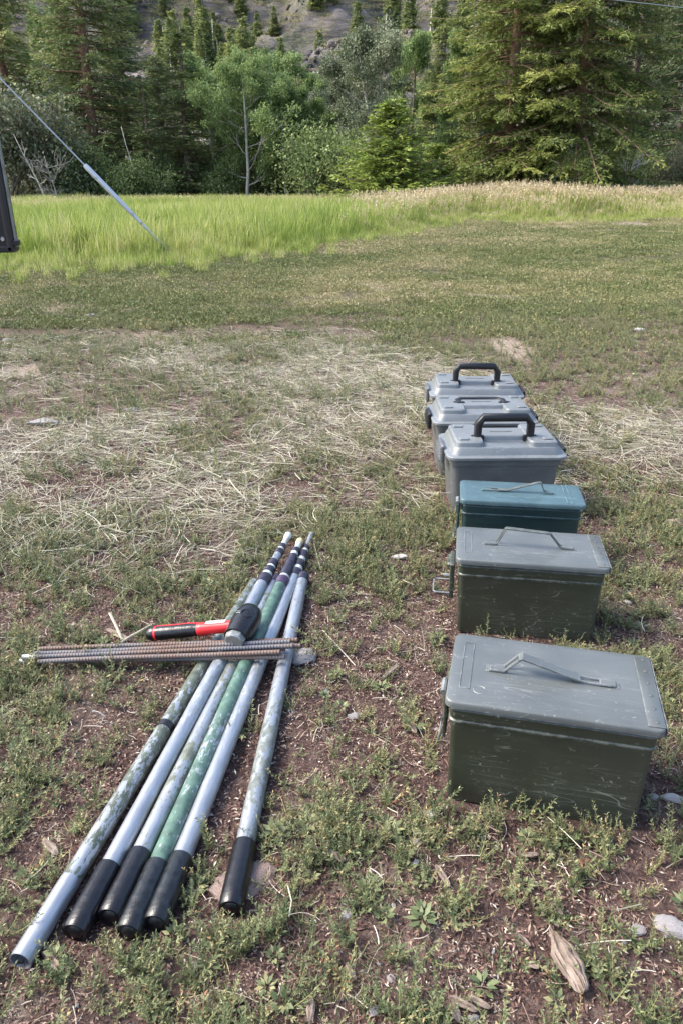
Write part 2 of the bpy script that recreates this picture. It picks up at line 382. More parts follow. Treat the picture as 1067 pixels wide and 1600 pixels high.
def can_paint(name, c, c_dust, scr=0.55):
    m, t, b = new_mat(name)
    tc = node(t, 'ShaderNodeTexCoord'); P = tc.outputs['Object']
    n1 = noise(t, 14, P, 6, 0.6); n2 = noise(t, 5, P, 4)
    base = ramp(t, n1.outputs[0], [(0.3, tuple(x * 0.8 for x in c)), (0.6, c), (0.8, tuple(x * 1.35 for x in c))])
    # scratches: thin contour lines of stretched noise in three directions
    fac = None
    for rot, sc, lo in (((0.1, 0.25, 0.3), (3, 55, 55), 0.004), ((0.5, 0.3, 1.0), (4, 70, 40), 0.004), ((1.2, 0.8, 0.2), (5, 45, 60), 0.004), ((0.4, 0.1, 2.2), (7, 60, 30), 0.003)):
        n = noise(t, 1.0, mapping(t, P, sc, rot), 0, 0.5, 0.0)
        d = math_n(t, 'ABSOLUTE', math_n(t, 'SUBTRACT', n.outputs[0], 0.5))
        l = math_n(t, 'SUBTRACT', 1.0, math_n(t, 'DIVIDE', d, lo), True)
        fac = l if fac is None else math_n(t, 'MAXIMUM', fac, l)
    gate = noise(t, 11, P, 4, 0.7); gr = ramp(t, gate.outputs[0], [(0.42, (0, 0, 0)), (0.56, (1, 1, 1))])
    fac = math_n(t, 'MULTIPLY', fac, gr.outputs[0])
    spk = noise(t, 150, P, 3, 0.6); sr = ramp(t, spk.outputs[0], [(0.635, (0, 0, 0)), (0.70, (1, 1, 1))])
    fac = math_n(t, 'MAXIMUM', fac, math_n(t, 'MULTIPLY', sr.outputs[0], gr.outputs[0]))
    bv = node(t, 'ShaderNodeBevel', samples=4); bv.inputs['Radius'].default_value = 0.0035
    gm = node(t, 'ShaderNodeNewGeometry'); dp = node(t, 'ShaderNodeVectorMath', operation='DOT_PRODUCT')
    t.links.new(bv.outputs[0], dp.inputs[0]); t.links.new(gm.outputs['Normal'], dp.inputs[1])
    en = noise(t, 45, P, 5, 0.7)
    edge = math_n(t, 'MULTIPLY', math_n(t, 'SUBTRACT', 1.0, dp.outputs['Value']), 7.0, True)
    er = ramp(t, en.outputs[0], [(0.46, (0, 0, 0)), (0.56, (1, 1, 1))])
    fac = math_n(t, 'MAXIMUM', fac, math_n(t, 'MULTIPLY', edge, er.outputs[0]))
    dust = ramp(t, n2.outputs[0], [(0.4, (0, 0, 0)), (0.75, (1, 1, 1))])
    col = mix(t, math_n(t, 'MULTIPLY', dust.outputs[0], 0.22), base.outputs[0], c_dust)
    col = mix(t, math_n(t, 'MULTIPLY', fac, scr), col, tuple(min(1, x * 1.6) for x in c_dust))
    t.links.new(col, b.inputs['Base Color'])
    rr = ramp(t, n1.outputs[0], [(0.3, (0.34,) * 3), (0.7, (0.5,) * 3)])
    t.links.new(rr.outputs[0], b.inputs['Roughness'])
    b.inputs['Specular IOR Level'].default_value = 0.6
    hb = noise(t, 7, P, 2)
    b.inputs['Coat Weight'].default_value = 0.25; b.inputs['Coat Roughness'].default_value = 0.3
    bump(t, b, math_n(t, 'ADD', hb.outputs[0], math_n(t, 'MULTIPLY', fac, -0.03)), 0.35, 0.006)
    return m
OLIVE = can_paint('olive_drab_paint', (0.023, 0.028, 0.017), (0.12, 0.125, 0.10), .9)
OLIVE_SKYLIT = can_paint('olive_paint_skylit', (0.080, 0.089, 0.087), (0.19, 0.20, 0.195), 0.45)  # same olive, lightened to blue-grey: sky reflection put into the colour
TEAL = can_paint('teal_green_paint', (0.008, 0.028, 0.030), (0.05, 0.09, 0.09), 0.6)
TEAL_SKYLIT = can_paint('teal_paint_skylit', (0.040, 0.080, 0.092), (0.12, 0.19, 0.20), 0.5)  # teal of the body with the bluish sky sheen mixed into its colour
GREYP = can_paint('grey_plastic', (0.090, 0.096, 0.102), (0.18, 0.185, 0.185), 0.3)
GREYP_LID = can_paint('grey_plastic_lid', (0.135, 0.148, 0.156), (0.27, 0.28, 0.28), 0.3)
BLACKP = solid_mat('black_plastic', (0.006, 0.006, 0.008), 0.42, var=0.3, scale=60)
STEEL = solid_mat('dull_steel', (0.28, 0.29, 0.28), 0.45, 0.7, 0.3, 60, 0.2)
STEEL_O = solid_mat('worn_olive_steel', (0.10, 0.11, 0.10), 0.45, 0.3, 0.4, 60, 0.2)
RUBBER = solid_mat('rubber_grip_black', (0.006, 0.006, 0.008), 0.3, 0, 0.4, 90, 0.5)
RUBBER_D = solid_mat('rubber_grip_scuffed', (0.009, 0.011, 0.013), 0.32, 0, 0.8, 90, 0.6)
COLLAR = solid_mat('collar_black', (0.022, 0.02, 0.035), 0.4, 0, 0.4, 80, 0.2)
PURPLE = solid_mat('collar_purple', (0.05, 0.03, 0.065), 0.4, 0, 0.4, 80, 0.2)
PALEC = solid_mat('pale_plastic_ring', (0.48, 0.50, 0.46), 0.5, 0, 0.2, 60)
YELLOWC = solid_mat('yellowed_plastic_tip', (0.50, 0.42, 0.24), 0.5, 0, 0.3, 120)
RED = solid_mat('red_handle_plastic', (0.55, 0.018, 0.022), 0.35, 0, 0.1, 30)
LABELW = None
def pole_mat(name, paint, cover, shine=0.4, seed=0.0):
    "grey tube metal; cover = share of old paint left on it"
    m, t, b = new_mat(name)
    tc = node(t, 'ShaderNodeTexCoord'); P = mapping(t, tc.outputs['Object'], (1, 1, 1), (0, 0, 0), (seed, seed * 2, 0))
    st = mapping(t, P, (55, 130, 130)); n1 = noise(t, 1.0, st, 7, 0.75)
    big = noise(t, 3.5, P, 3)
    nb = noise(t, 30, mapping(t, P, (1.0, 6, 6)), 4)
    metal = ramp(t, nb.outputs[0], [(0.3, (0.27, 0.29, 0.32)), (0.7, (0.40, 0.425, 0.46))])
    s = math_n(t, 'ADD', n1.outputs[0], math_n(t, 'MULTIPLY', math_n(t, 'SUBTRACT', big.outputs[0], 0.5), 0.7))
    th = 0.5 + (0.5 - cover) * 0.34
    k = ramp(t, s, [(th - 0.02, (0, 0, 0)), (th + 0.02, (1, 1, 1))])
    pn = noise(t, 70, P, 4); pc = ramp(t, pn.outputs[0], [(0.3, tuple(x * 0.6 for x in paint)), (0.7, tuple(min(1, x * 1.5) for x in paint))])
    c = mix(t, k.outputs[0], metal.outputs[0], pc.outputs[0])
    t.links.new(c, b.inputs['Base Color'])
    inv = math_n(t, 'MULTIPLY', math_n(t, 'SUBTRACT', 1.0, k.outputs[0]), 0.65)
    t.links.new(inv, b.inputs['Metallic']); b.inputs['Roughness'].default_value = shine
    bump(t, b, k.outputs[0], 0.25, 0.0006)
    return m
POLE_S = pole_mat('pole_bare_metal', (0.24, 0.26, 0.27), 0.22, 0.38)
POLE_M1 = pole_mat('pole_mottled_grey_green', (0.075, 0.09, 0.065), 0.55, 0.42, 1.3)
POLE_M2 = pole_mat('pole_mottled_pale', (0.12, 0.135, 0.10), 0.48, 0.42, 2.7)
POLE_G = pole_mat('pole_green_paint', (0.065, 0.12, 0.092), 0.74, 0.42, 4.1)
POLE_W = pole_mat('pole_speckled_light', (0.13, 0.145, 0.13), 0.42, 0.42, 6.1)
def rebar_mat():
    m, t, b = new_mat('rebar_steel')
    tc = node(t, 'ShaderNodeTexCoord'); oi = node(t, 'ShaderNodeObjectInfo')
    cmb = node(t, 'ShaderNodeVectorMath', operation='ADD'); t.links.new(tc.outputs['Object'], cmb.inputs[0]); t.links.new(oi.outputs['Random'], cmb.inputs[1])
    n1 = noise(t, 6, cmb.outputs[0], 5, 0.6); n2 = noise(t, 90, cmb.outputs[0], 3)
    r = ramp(t, n1.outputs[0], [(0.33, (0.07, 0.08, 0.105)), (0.42, (0.12, 0.115, 0.12)), (0.53, (0.13, 0.08, 0.06)), (0.68, (0.085, 0.042, 0.03))])
    c = mix(t, math_n(t, 'MULTIPLY', n2.outputs[0], 0.3), r.outputs[0], (0.16, 0.13, 0.12))
    t.links.new(c, b.inputs['Base Color']); b.inputs['Roughness'].default_value = 0.65; b.inputs['Metallic'].default_value = 0.15
    return m
REBAR = rebar_mat()
GALV = solid_mat('galvanised_guard', (0.46, 0.48, 0.52), 0.4, 0.4, 0.12, 5)
WIRE = solid_mat('wire_strand', (0.38, 0.40, 0.42), 0.45, 0.6, 0.1, 50)

# ------------------------------------------------------------------ ground sheet and hillside
def sheet(name, xs, ys, zf, m):
    X, Y = np.meshgrid(xs, ys); Z = zf(X, Y)
    V = np.stack([X, Y, Z], -1).reshape(-1, 3); nx = len(xs); ny = len(ys)
    i = np.arange(ny - 1)[:, None]; j = np.arange(nx - 1)[None]
    F = np.stack([i * nx + j, i * nx + j + 1, (i + 1) * nx + j + 1, (i + 1) * nx + j], -1).reshape(-1, 4)
    return obj(name, mesh_from(name, V, F, m, smooth=True))
hx = np.concatenate([np.linspace(-190, -71, 50), np.linspace(-70, 70, 300), np.linspace(71, 190, 50)]); hy = np.concatenate([np.linspace(46, 170, 280), np.linspace(171, 330, 80)])
tag(sheet('hillside', hx, hy, lambda x, y: hill_z(x, y) - 0.15 - 3 * sstep(300, 330, y), HILL), 'steep rocky hillside rising behind the trees', kind='structure')

# ------------------------------------------------------------------ scatter by instancing
def src_collection(name, meshes):
    c = bpy.data.collections.new(name)
    for k, me in enumerate(meshes):
        o = bpy.data.objects.new(name + '_%02d' % k, me); c.objects.link(o)
    return c
def scatter(name, coll, nvar, P, rot, scl, label, idx=None):
    n = len(P)
    me = bpy.data.meshes.new(name); me.vertices.add(n); me.vertices.foreach_set('co', np.asarray(P, np.float32).ravel())
    a = me.attributes.new('rot', 'FLOAT_VECTOR', 'POINT'); a.data.foreach_set('vector', np.asarray(rot, np.float32).ravel())
    a = me.attributes.new('scl', 'FLOAT', 'POINT'); a.data.foreach_set('value', np.asarray(scl, np.float32))
    a = me.attributes.new('idx', 'INT', 'POINT'); a.data.foreach_set('value', (rng.integers(0, nvar, n) if idx is None else idx).astype(np.int32))
    o = obj(name, me)
    ng = bpy.data.node_groups.new(name, 'GeometryNodeTree')
    ng.interface.new_socket('Geometry', in_out='INPUT', socket_type='NodeSocketGeometry')
    ng.interface.new_socket('Geometry', in_out='OUTPUT', socket_type='NodeSocketGeometry')
    I = ng.nodes.new('NodeGroupInput'); O = ng.nodes.new('NodeGroupOutput')
    ci = ng.nodes.new('GeometryNodeCollectionInfo'); ci.inputs[0].default_value = coll
    ci.inputs['Separate Children'].default_value = True; ci.inputs['Reset Children'].default_value = True
    ip = ng.nodes.new('GeometryNodeInstanceOnPoints'); ip.inputs['Pick Instance'].default_value = True
    def na(nm, dt):
        q = ng.nodes.new('GeometryNodeInputNamedAttribute'); q.data_type = dt; q.inputs['Name'].default_value = nm; return q.outputs[0]
    e = ng.nodes.new('FunctionNodeEulerToRotation'); L = ng.links.new
    L(na('rot', 'FLOAT_VECTOR'), e.inputs[0]); L(e.outputs[0], ip.inputs['Rotation'])
    L(na('scl', 'FLOAT'), ip.inputs['Scale']); L(na('idx', 'INT'), ip.inputs['Instance Index'])
    L(I.outputs[0], ip.inputs['Points']); L(ci.outputs[0], ip.inputs['Instance']); L(ip.outputs[0], O.inputs[0])
    md = o.modifiers.new('scatter', 'NODES'); md.node_group = ng
    return tag(o, label, kind='stuff')
def sample(n, y0, y1, margin=0.5, power=1.0):
    "random ground points in the widening wedge before the camera"
    hw = lambda y: 0.5 * y + margin
    u = rng.uniform(0, 1, n * 3); y = y0 + (y1 - y0) * u ** power; x = rng.uniform(-1, 1, n * 3) * hw(y1)
    k = np.abs(x) < hw(y); x = x[k]; y = y[k]
    return x[:n], y[:n]

# ------------------------------------------------------------------ objects on the ground: footprints first
# can: FL corner x, y, yaw, L, W, H(lid top)
CAN_A = (.139, .810, -.231, .286, .171, .187)
CAN_B = (.218, 1.250, -.154, .287, .151, .172)
CAN_C = (.268, 1.533, -.141, .278, .124, .175)
def can_ctr(b):
    ux = np.array([math.cos(b[2]), math.sin(b[2])]); uy = np.array([-ux[1], ux[0]])
    return np.array(b[:2]) + ux * b[3] / 2 + uy * b[4] / 2
BOX_D = (.432, 1.905, 0.01, .30, .20)
BOX_E = (.431, 2.205, 0.0, .30, .20)
BOX_F = (.460, 2.500, -0.06, .30, .20)
FOOT = [(*can_ctr(b), b[2], b[3], b[4]) for b in (CAN_A, CAN_B, CAN_C)] + [(x, y, a, L * .96, W * .9) for x, y, a, L, W in (BOX_D, BOX_E, BOX_F)]
TR = 0.0133
# poles: near end px, far end px, lift of near end, lift of far end
POLES = [((34, 1500), (398, 912), 0.0, 0.0),
         ((117, 1458), (452, 834), 0.0, 0.018),
         ((172, 1434), (432, 903), 0.0, 0.0),
         ((201, 1458), (470, 843), 0.0, 0.018),
         ((243, 1444), (487, 834), 0.0, 0.004),
         ((361, 1421), (474, 900), 0.0, 0.0)]
pole_ends = [(gp(*a, TR + la + 0.003), gp(*b, TR + lb + 0.003)) for a, b, la, lb in POLES]
def inside_foot(x, y, pad=0.0):
    k = np.zeros(len(x), bool)
    for cx, cy, a, L, W in FOOT:
        dx = x - cx; dy = y - cy; u = dx * math.cos(a) + dy * math.sin(a); v = -dx * math.sin(a) + dy * math.cos(a)
        k |= (np.abs(u) < L / 2 + pad) & (np.abs(v) < W / 2 + pad)
    return k
def near_pole(x, y, d):
    k = np.zeros(len(x), bool)
    for a, b in pole_ends:
        e = b[:2] - a[:2]; L2 = e @ e
        t = np.clip(((x - a[0]) * e[0] + (y - a[1]) * e[1]) / L2, 0, 1)
        k |= np.hypot(x - a[0] - t * e[0], y - a[1] - t * e[1]) < d
    return k

# straw cover share (0..1) over the place
PATCH = []
for px_, py_, rx_, ry_, st_ in ((600, 446, 62, 9, .8), (800, 545, 32, 22, 1), (250, 472, 24, 5, 1), (800, 462, 75, 6, .8), (110, 484, 95, 7, .7), (20, 580, 42, 12, .9), (470, 470, 60, 5, .5), (900, 352, 170, 5, .8), (690, 352, 60, 5, .7), (240, 528, 75, 10, .5), (180, 462, 40, 4, .7), (25, 1575, 45, 40, .9), (1010, 520, 24, 5, .6), (860, 500, 60, 4, .5)):
    c0 = gp(px_, py_); PATCH.append((c0[0], c0[1], abs(gp(px_ + rx_, py_)[0] - c0[0]), abs(gp(px_, py_ - ry_)[1] - gp(px_, py_ + ry_)[1]) / 2, st_))
def patch_mask(x, y):
    m = np.zeros(np.shape(x)); wob = (fbm(np.asarray(x) * 2.2, np.asarray(y) * 2.2, 58, 4) - .5) * 1.5
    for cx_, cy_, rx_, ry_, st_ in PATCH: m = np.maximum(m, st_ * (1 - sstep(.65, 1.15, np.hypot((x - cx_) / rx_, (y - cy_) / ry_) + wob)))
    return m
def straw_mask(x, y):
    band = sstep(1.30, 1.95, y) * (1 - sstep(3.5, 4.5, y + (fbm(x * 1.3, y * 1.3, 40) - .5)))
    right = 1 - sstep(0.35, 0.9, x) * sstep(2.6, 3.0, y)
    n = .12 + .88 * sstep(0.30, 0.56, fbm(x * 2.4, y * 2.4, 41, 4))
    midgap = 1 - sstep(-0.35, 0.05, x) * (1 - sstep(1.75, 2.1, y))
    rgt = 1 - sstep(.5, .8, x) * (1 - sstep(1.75, 2.0, y))
    return band * right * n * midgap * rgt
def bare_mask(x, y):
    n = sstep(0.50, 0.66, fbm(x * 3.1 + 5, y * 3.1, 51, 4))
    f = sstep(0.57, 0.66, fbm(x * 0.8 + 2, y * 2.0, 52, 4)) * sstep(3.5, 4.5, y)
    return np.maximum(np.maximum(n * (1 - sstep(2.2, 3.4, y)), f), patch_mask(x, y))

xs = np.concatenate([-np.geomspace(2500, 1.6, 40), np.arange(-1.55, 1.56, 0.018), np.geomspace(1.6, 2500, 40)])
ys = np.concatenate([-np.geomspace(2500, 0.2, 24), np.arange(0.0, 3.0, 0.018), np.geomspace(3.05, 52, 110), np.geomspace(60, 3000, 16)])
gr_ = sheet('ground', xs, ys, ground_z, GROUND); tag(gr_, 'brown dirt ground with weeds straw and turf', kind='structure')
X_, Y_ = np.meshgrid(xs, ys); a_ = gr_.data.attributes.new('tint', 'FLOAT', 'POINT'); a_.data.foreach_set('value', patch_mask(X_, Y_).astype(np.float32).ravel())
# ---- weeds
def weed_mesh(k, upright=0.5, nst=5, size=1.0):
    ac = Acc()
    for s in range(nst):
        az = rng.uniform(0, 2 * np.pi); inc = rng.uniform(0.3, 1.5) * (1.35 - upright); L = rng.uniform(.03, .075) * size
        m = 7; t = np.linspace(0, 1, m); ang = inc * (1 - 0.35 * t)
        st = np.cumsum(np.stack([np.sin(ang) * np.cos(az + t * .4), np.sin(ang) * np.sin(az + t * .4), np.cos(ang)], 1) * L / m, 0)
        st = np.vstack([[0, 0, -0.004], st])
        V, F = tube(st, np.linspace(.0009, .0004, m + 1), 3, False); ac.add(V, F, rng.uniform(0, .9), 1)
        n = int(L / 0.0027); tt = np.linspace(0.1, 1, n); idx = tt * m
        P = np.stack([np.interp(idx, np.arange(m + 1), st[:, c]) for c in range(3)], 1)
        fw = np.array([math.cos(az), math.sin(az), 0.6]); az2 = az + np.arange(n) * 2.3 + rng.uniform(-.4, .4, n)
        D = np.stack([np.cos(az2), np.sin(az2), rng.uniform(.0, .8, n)], 1) + fw * 0.5
        N = np.tile([0, 0, 1.0], (n, 1)) + rng.normal(0, .35, (n, 3))
        LL = rng.uniform(.0065, .0130, n) * (1.15 - .5 * tt) * size ** .5
        V, F = leaves(P, D, N, LL, LL * rng.uniform(.25, .38, n), .25)
        base = rng.uniform(.22, .62); tn = np.repeat(np.clip(base + .22 * (tt - .5) + rng.normal(0, .1, n) + (rng.uniform(0, 1, n) > .93) * .35, 0, 1), 4)
        ac.add(V, F, tn, 0)
    return ac.mesh('weed_%02d' % k, [WEED, STEM])
weeds = [weed_mesh(k, rng.uniform(.0, .85), int(rng.integers(3, 9)), rng.uniform(.75, 1.3)) for k in range(14)]
def tuft_mesh(k, n, h, wd, mat, base, sp=.012, lean=.5):
    ac = Acc(); P = np.stack([rng.normal(0, sp, n), rng.normal(0, sp, n), np.zeros(n)], 1); D = rdir(n, .25, 1.0); L = h * rng.uniform(.5, 1.2, n)
    mid = P + D * L[:, None] * .55; D2 = D + np.array([0, 0, -lean]) + rng.normal(0, .2, (n, 3))
    S = np.cross(D, rng.normal(0, 1, (n, 3))); S /= np.linalg.norm(S, axis=1, keepdims=True); D2 /= np.linalg.norm(D2, axis=1, keepdims=True); w2 = (wd * rng.uniform(.6, 1.2, n) / 2)[:, None]
    V = np.stack([P - S * w2, P + S * w2, mid + S * w2 * .9, mid - S * w2 * .9, mid + D2 * L[:, None] * .5], 1).reshape(-1, 3)
    i = np.arange(n)[:, None] * 5; F = np.concatenate([i + [0, 1, 2, 3], i + [3, 2, 4, 4]]); 
    q = [tuple(dict.fromkeys(f)) for f in F.tolist()]
    me = mesh_from('tuft_%02d' % k, V, q, mat, np.repeat(np.clip(rng.normal(base, .14, n), 0, 1), 5)); return me
def rosette(k, n, L0, ratio):
    ac = Acc(); az = np.arange(n) * 2.4 + rng.uniform(0, .5, n); P = np.stack([np.cos(az) * .006, np.sin(az) * .006, rng.uniform(.002, .016, n)], 1)
    D = np.stack([np.cos(az), np.sin(az), rng.uniform(.1, .6, n)], 1); L = L0 * rng.uniform(.6, 1.2, n); V, F = leaves(P, D, np.tile([0, 0, 1.0], (n, 1)) + rng.normal(0, .2, (n, 3)), L, L * ratio, .15)
    ac.add(V, F, np.repeat(np.clip(rng.normal(.45, .14, n), 0, 1), 4)); return ac.mesh('rosette_%02d' % k, [WEED])
weeds += [tuft_mesh(0, 26, .035, .0016, WEED, .5), tuft_mesh(1, 30, .045, .0013, WEED, .62), tuft_mesh(2, 22, .032, .0013, LITTER, .8), tuft_mesh(3, 26, .028, .0012, LITTER, .7, .02, .9), rosette(4, 14, .016, .5), rosette(5, 18, .02, .4)]
NW = len(weeds)
WC = src_collection('weed_src', weeds)
tall = [weed_mesh(50 + k, .95, 4, 1.5) for k in range(5)]
TC = src_collection('tall_weed_src', tall)
def turf_mesh(k):
    "patch of short mixed turf seen from afar"
    ac = Acc(); n = 210
    P = np.stack([rng.normal(0, .055, n), rng.normal(0, .055, n), rng.uniform(-.003, .017, n)], 1)
    D = rdir(n, .1, 1.0); N = rdir(n)
    L = rng.uniform(.007, .017, n); V, F = leaves(P, D, N, L, L * .34, .2)
    ac.add(V, F, np.repeat(np.clip(rng.normal([.28, .34, .42, .5, .58, .66, .74, .84][k], .16, n), 0, 1), 4)); return ac.mesh('turf_%02d' % k, [TURF])
turfs = [turf_mesh(k) for k in range(8)]
UC = src_collection('turf_src', turfs)

def weed_field(y0, y1, n, smin, smax, keep, name, label, coll, nv, margin=.5, tone=False):
    x, y = sample(n, y0, y1, margin)
    p = keep(x, y); k = rng.uniform(0, 1, len(x)) < p; x = x[k]; y = y[k]
    k = ~inside_foot(x, y, .006) & ~near_pole(x, y, TR + .006); x = x[k]; y = y[k]
    s = rng.uniform(smin, smax, len(x))
    s = np.where(near_pole(x, y, .045), np.minimum(s, .8), s)
    rot = np.stack([rng.normal(0, .15, len(x)), rng.normal(0, .15, len(x)), rng.uniform(0, 6.28, len(x))], 1)
    ix = np.clip((fbm(x * .9, y * 1.6, 64, 4) - .5) * 15 + 2.1 + 4.5 * np.exp(-np.clip(grass_edge(x) - y, 0, 99) / 1.6) * (x > 0) + rng.normal(0, 1.3, len(x)), 0, nv - 1).astype(int) if tone else None
    scatter(name, coll, nv, np.stack([x, y, ground_z(x, y)], 1), rot, s, label, ix)
def keep_near(x, y):
    c = sstep(.32, .60, fbm(x * 6.5, y * 6.5, 61, 4))
    return np.clip((.34 + .72 * c) * (1 - .72 * bare_mask(x, y)) * (1 - .5 * straw_mask(x, y)), 0, 1)
weed_field(.22, 1.9, 11500, .32, .85, keep_near, 'weed_cover', 'low green knotweed growing over the brown dirt', WC, NW, .35)
def keep_mid(x, y):
    c = sstep(.22, .55, fbm(x * 2.6, y * 2.6, 62, 4))
    return np.clip((.25 + .8 * c) * (1 - .85 * bare_mask(x, y)) * (1 - .6 * straw_mask(x, y)), 0, 1) * (1 - sstep(4.4, 6.4, y))
weed_field(1.9, 6.4, 23000, .45, .95, keep_mid, 'weed_cover', 'low green weeds between the straw in the middle distance', WC, NW)
def keep_far(x, y):
    c = sstep(.34, .58, fbm(x * 3.3, y * 3.3, 66, 4))
    return sstep(3.8, 6.0, y) * np.clip((.16 + .84 * c) * (1 - .93 * bare_mask(x, y)), 0, 1) * (y < grass_edge(x) + .8)
weed_field(3.8, 10, 21000, .8, 1.4, keep_far, 'turf_cover', 'short green turf beyond the straw', UC, 8, .8, True)
weed_field(9.5, 19.5, 30000, 1.1, 1.9, keep_far, 'turf_cover', 'short olive turf running up to the tall grass', UC, 8, 1.5, True)
# taller sprigs: by the front can, by the pole ends and here and there
cx, cy = can_ctr(CAN_A); a = CAN_A[2]
u = rng.uniform(-.16, .18, 26); v = -CAN_A[4] / 2 - rng.uniform(.008, .05, 26)
tx = cx + u * math.cos(a) - v * math.sin(a); ty = cy + u * math.sin(a) + v * math.cos(a)
q = np.array([gp(px, py)[:2] for px, py in [(250, 1500), (215, 1520), (285, 1470), (300, 1420), (305, 1380), (190, 1500), (640, 1560), (660, 1590), (600, 1500), (50, 1560), (90, 1530), (440, 1440), (420, 1460), (240, 1580), (330, 1330), (1040, 1330), (940, 1320)]])
ex, ey = sample(70, .3, 1.9, .3); k = keep_near(ex, ey) > .6; ex = ex[k]; ey = ey[k]
tx = np.concatenate([tx, q[:, 0], ex]); ty = np.concatenate([ty, q[:, 1], ey])
k = ~inside_foot(tx, ty, .008) & ~near_pole(tx, ty, TR + .008); tx = tx[k]; ty = ty[k]
scatter('tall_weed_cover', TC, 5, np.stack([tx, ty, ground_z(tx, ty)], 1), np.stack([rng.normal(0, .2, len(tx)), rng.normal(0, .2, len(tx)), rng.uniform(0, 6, len(tx))], 1), rng.uniform(.35, .62, len(tx)), 'taller leafy sprigs rising in front of the cans and pole ends')

# ---- litter: bark crumbs, curled brown fibres, grit
def litter_mesh(k):
    ac = Acc(); n = 75
    P = np.stack([rng.normal(0, .024, n), rng.normal(0, .024, n), rng.uniform(.0, .004, n)], 1)
    D = rdir(n, -.1, .35); N = np.array([0, 0, 1.0]) + rng.normal(0, .5, (n, 3))
    L = rng.uniform(.0018, .0085, n) * np.where(rng.uniform(0, 1, n) > .95, 1.7, 1); V, F = leaves(P, D, N, L, np.minimum(L * .35, .0018) + .0004, .3)
    ac.add(V, F, np.repeat(np.clip(rng.beta(1.6, 2.2, n), 0, 1), 4)); return ac.mesh('litter_%02d' % k, [LITTER])
LC = src_collection('litter_src', [litter_mesh(k) for k in range(8)])
x, y = sample(5200, .2, 2.6, .35); k = ~inside_foot(x, y, 0) ; x = x[k]; y = y[k]
scatter('ground_litter', LC, 8, np.stack([x, y, ground_z(x, y)], 1), np.stack([0 * x, 0 * x, rng.uniform(0, 6, len(x))], 1), rng.uniform(.7, 1.3, len(x)), 'reddish brown bark crumbs and dead leaf bits on the dirt')
def pebble(k, sub=2, mat=None, flat=.6, amp=.25):
    import bmesh
    bm = bmesh.new(); bmesh.ops.create_icosphere(bm, subdivisions=sub, radius=1)
    me = bpy.data.meshes.new('pebble_%02d' % k); bm.to_mesh(me); bm.free()
    V = np.zeros(len(me.vertices) * 3); me.vertices.foreach_get('co', V); V = V.reshape(-1, 3)
    o = rng.uniform(0, 90)
    d = 1 + amp * 2 * (fbm(V[:, 0] * 1.1 + o, V[:, 1] * 1.1 + V[:, 2] * .9, k, 3) - .5) + amp * .5 * (fbm(V[:, 0] * 4 + o, V[:, 2] * 4 + V[:, 1] * 3, k + 3, 2) - .5)
    # a few planar cuts give facets
    V = V * d[:, None]
    for c in range(5):
        nn = rdir(1)[0]; lim = rng.uniform(.62, .85); pr = V @ nn; V -= np.clip(pr - lim, 0, None)[:, None] * nn * .9
    V *= [1, rng.uniform(.6, .9), flat]
    me.vertices.foreach_set('co', V.ravel()); me.materials.append(mat); 
    if sub > 1: autosmooth(me, 40)
    return me
GC = src_collection('grit_src', [pebble(k, 1, [ST_GREY, ST_PINK, ST_DARK, ST_PALE][k % 4]) for k in range(8)])
x, y = sample(4200, .2, 3.5, .35); k = ~inside_foot(x, y, .0) & ~near_pole(x, y, .02); x = x[k]; y = y[k]
scatter('gravel_bits', GC, 8, np.stack([x, y, ground_z(x, y) + .0005], 1), rng.uniform(0, 6, (len(x), 3)) * [0.1, 0.1, 1], np.clip(rng.lognormal(-6.4, .5, len(x)), .0008, .007), 'small grey and pinkish pebbles scattered in the dirt')

# ---- straw
def straw_strands(x, y, az, L, Wd, z0, bend):
    n = len(x); K = 5; t = np.linspace(-.5, .5, K)
    ca, sa = np.cos(az)[:, None], np.sin(az)[:, None]; off = (t[None] ** 2 - .08) * bend[:, None] * L[:, None]
    X = x[:, None] + ca * t * L[:, None] - sa * off; Y = y[:, None] + sa * t * L[:, None] + ca * off
    tilt = rng.normal(0, .09, n)[:, None]
    Z = ground_z(X.ravel(), Y.ravel()).reshape(n, K) + z0[:, None] + np.abs(tilt) * (.5 + np.sign(tilt) * t) * L[:, None]
    C = np.stack([X, Y, Z], -1); w2 = (Wd / 2)[:, None, None]
    S = np.stack([-sa * np.ones_like(X), ca * np.ones_like(X), rng.normal(0, .5, n)[:, None] * np.ones_like(X)], -1); S /= np.linalg.norm(S, axis=-1, keepdims=True)
    Nn = np.array([0, 0, 1.0])
    V = np.stack([C - S * w2, C + Nn * w2 * .5, C + S * w2], 2).reshape(-1, 3)      # folded ribbon
    i = (np.arange(n) * K * 3)[:, None, None]; k = (np.arange(K - 1) * 3)[None, :, None]; j = np.arange(2)[None, None]
    F = np.stack([i + k + j, i + k + j + 1, i + k + 3 + j + 1, i + k + 3 + j], -1).reshape(-1, 4)
    return V, F
def straw_batch(n, y0, y1, mask, thr):
    x, y = sample(n, y0, y1, .4); m = mask(x, y); k = rng.uniform(0, 1, len(x)) < m * thr; x = x[k]; y = y[k]
    k = ~inside_foot(x, y, .02) & ~near_pole(x, y, .035); return x[k], y[k]
x1, y1_ = straw_batch(80000, 1.2, 4.6, straw_mask, 1.0)
x2, y2_ = straw_batch(2200, .3, 6.5, lambda x, y: np.ones_like(x) * .35, 1.0)
x = np.concatenate([x1, x2]); y = np.concatenate([y1_, y2_]); n = len(x)
az = fbm(x * 3, y * 3, 71, 2) * 9 + rng.normal(0, .75, n)
L = np.clip(rng.lognormal(-2.75, .5, n), .02, .22); L[len(x1):] *= .7
Wd = rng.uniform(.0005, .0017, n) * np.where(rng.uniform(0, 1, n) > .93, 1.7, 1)
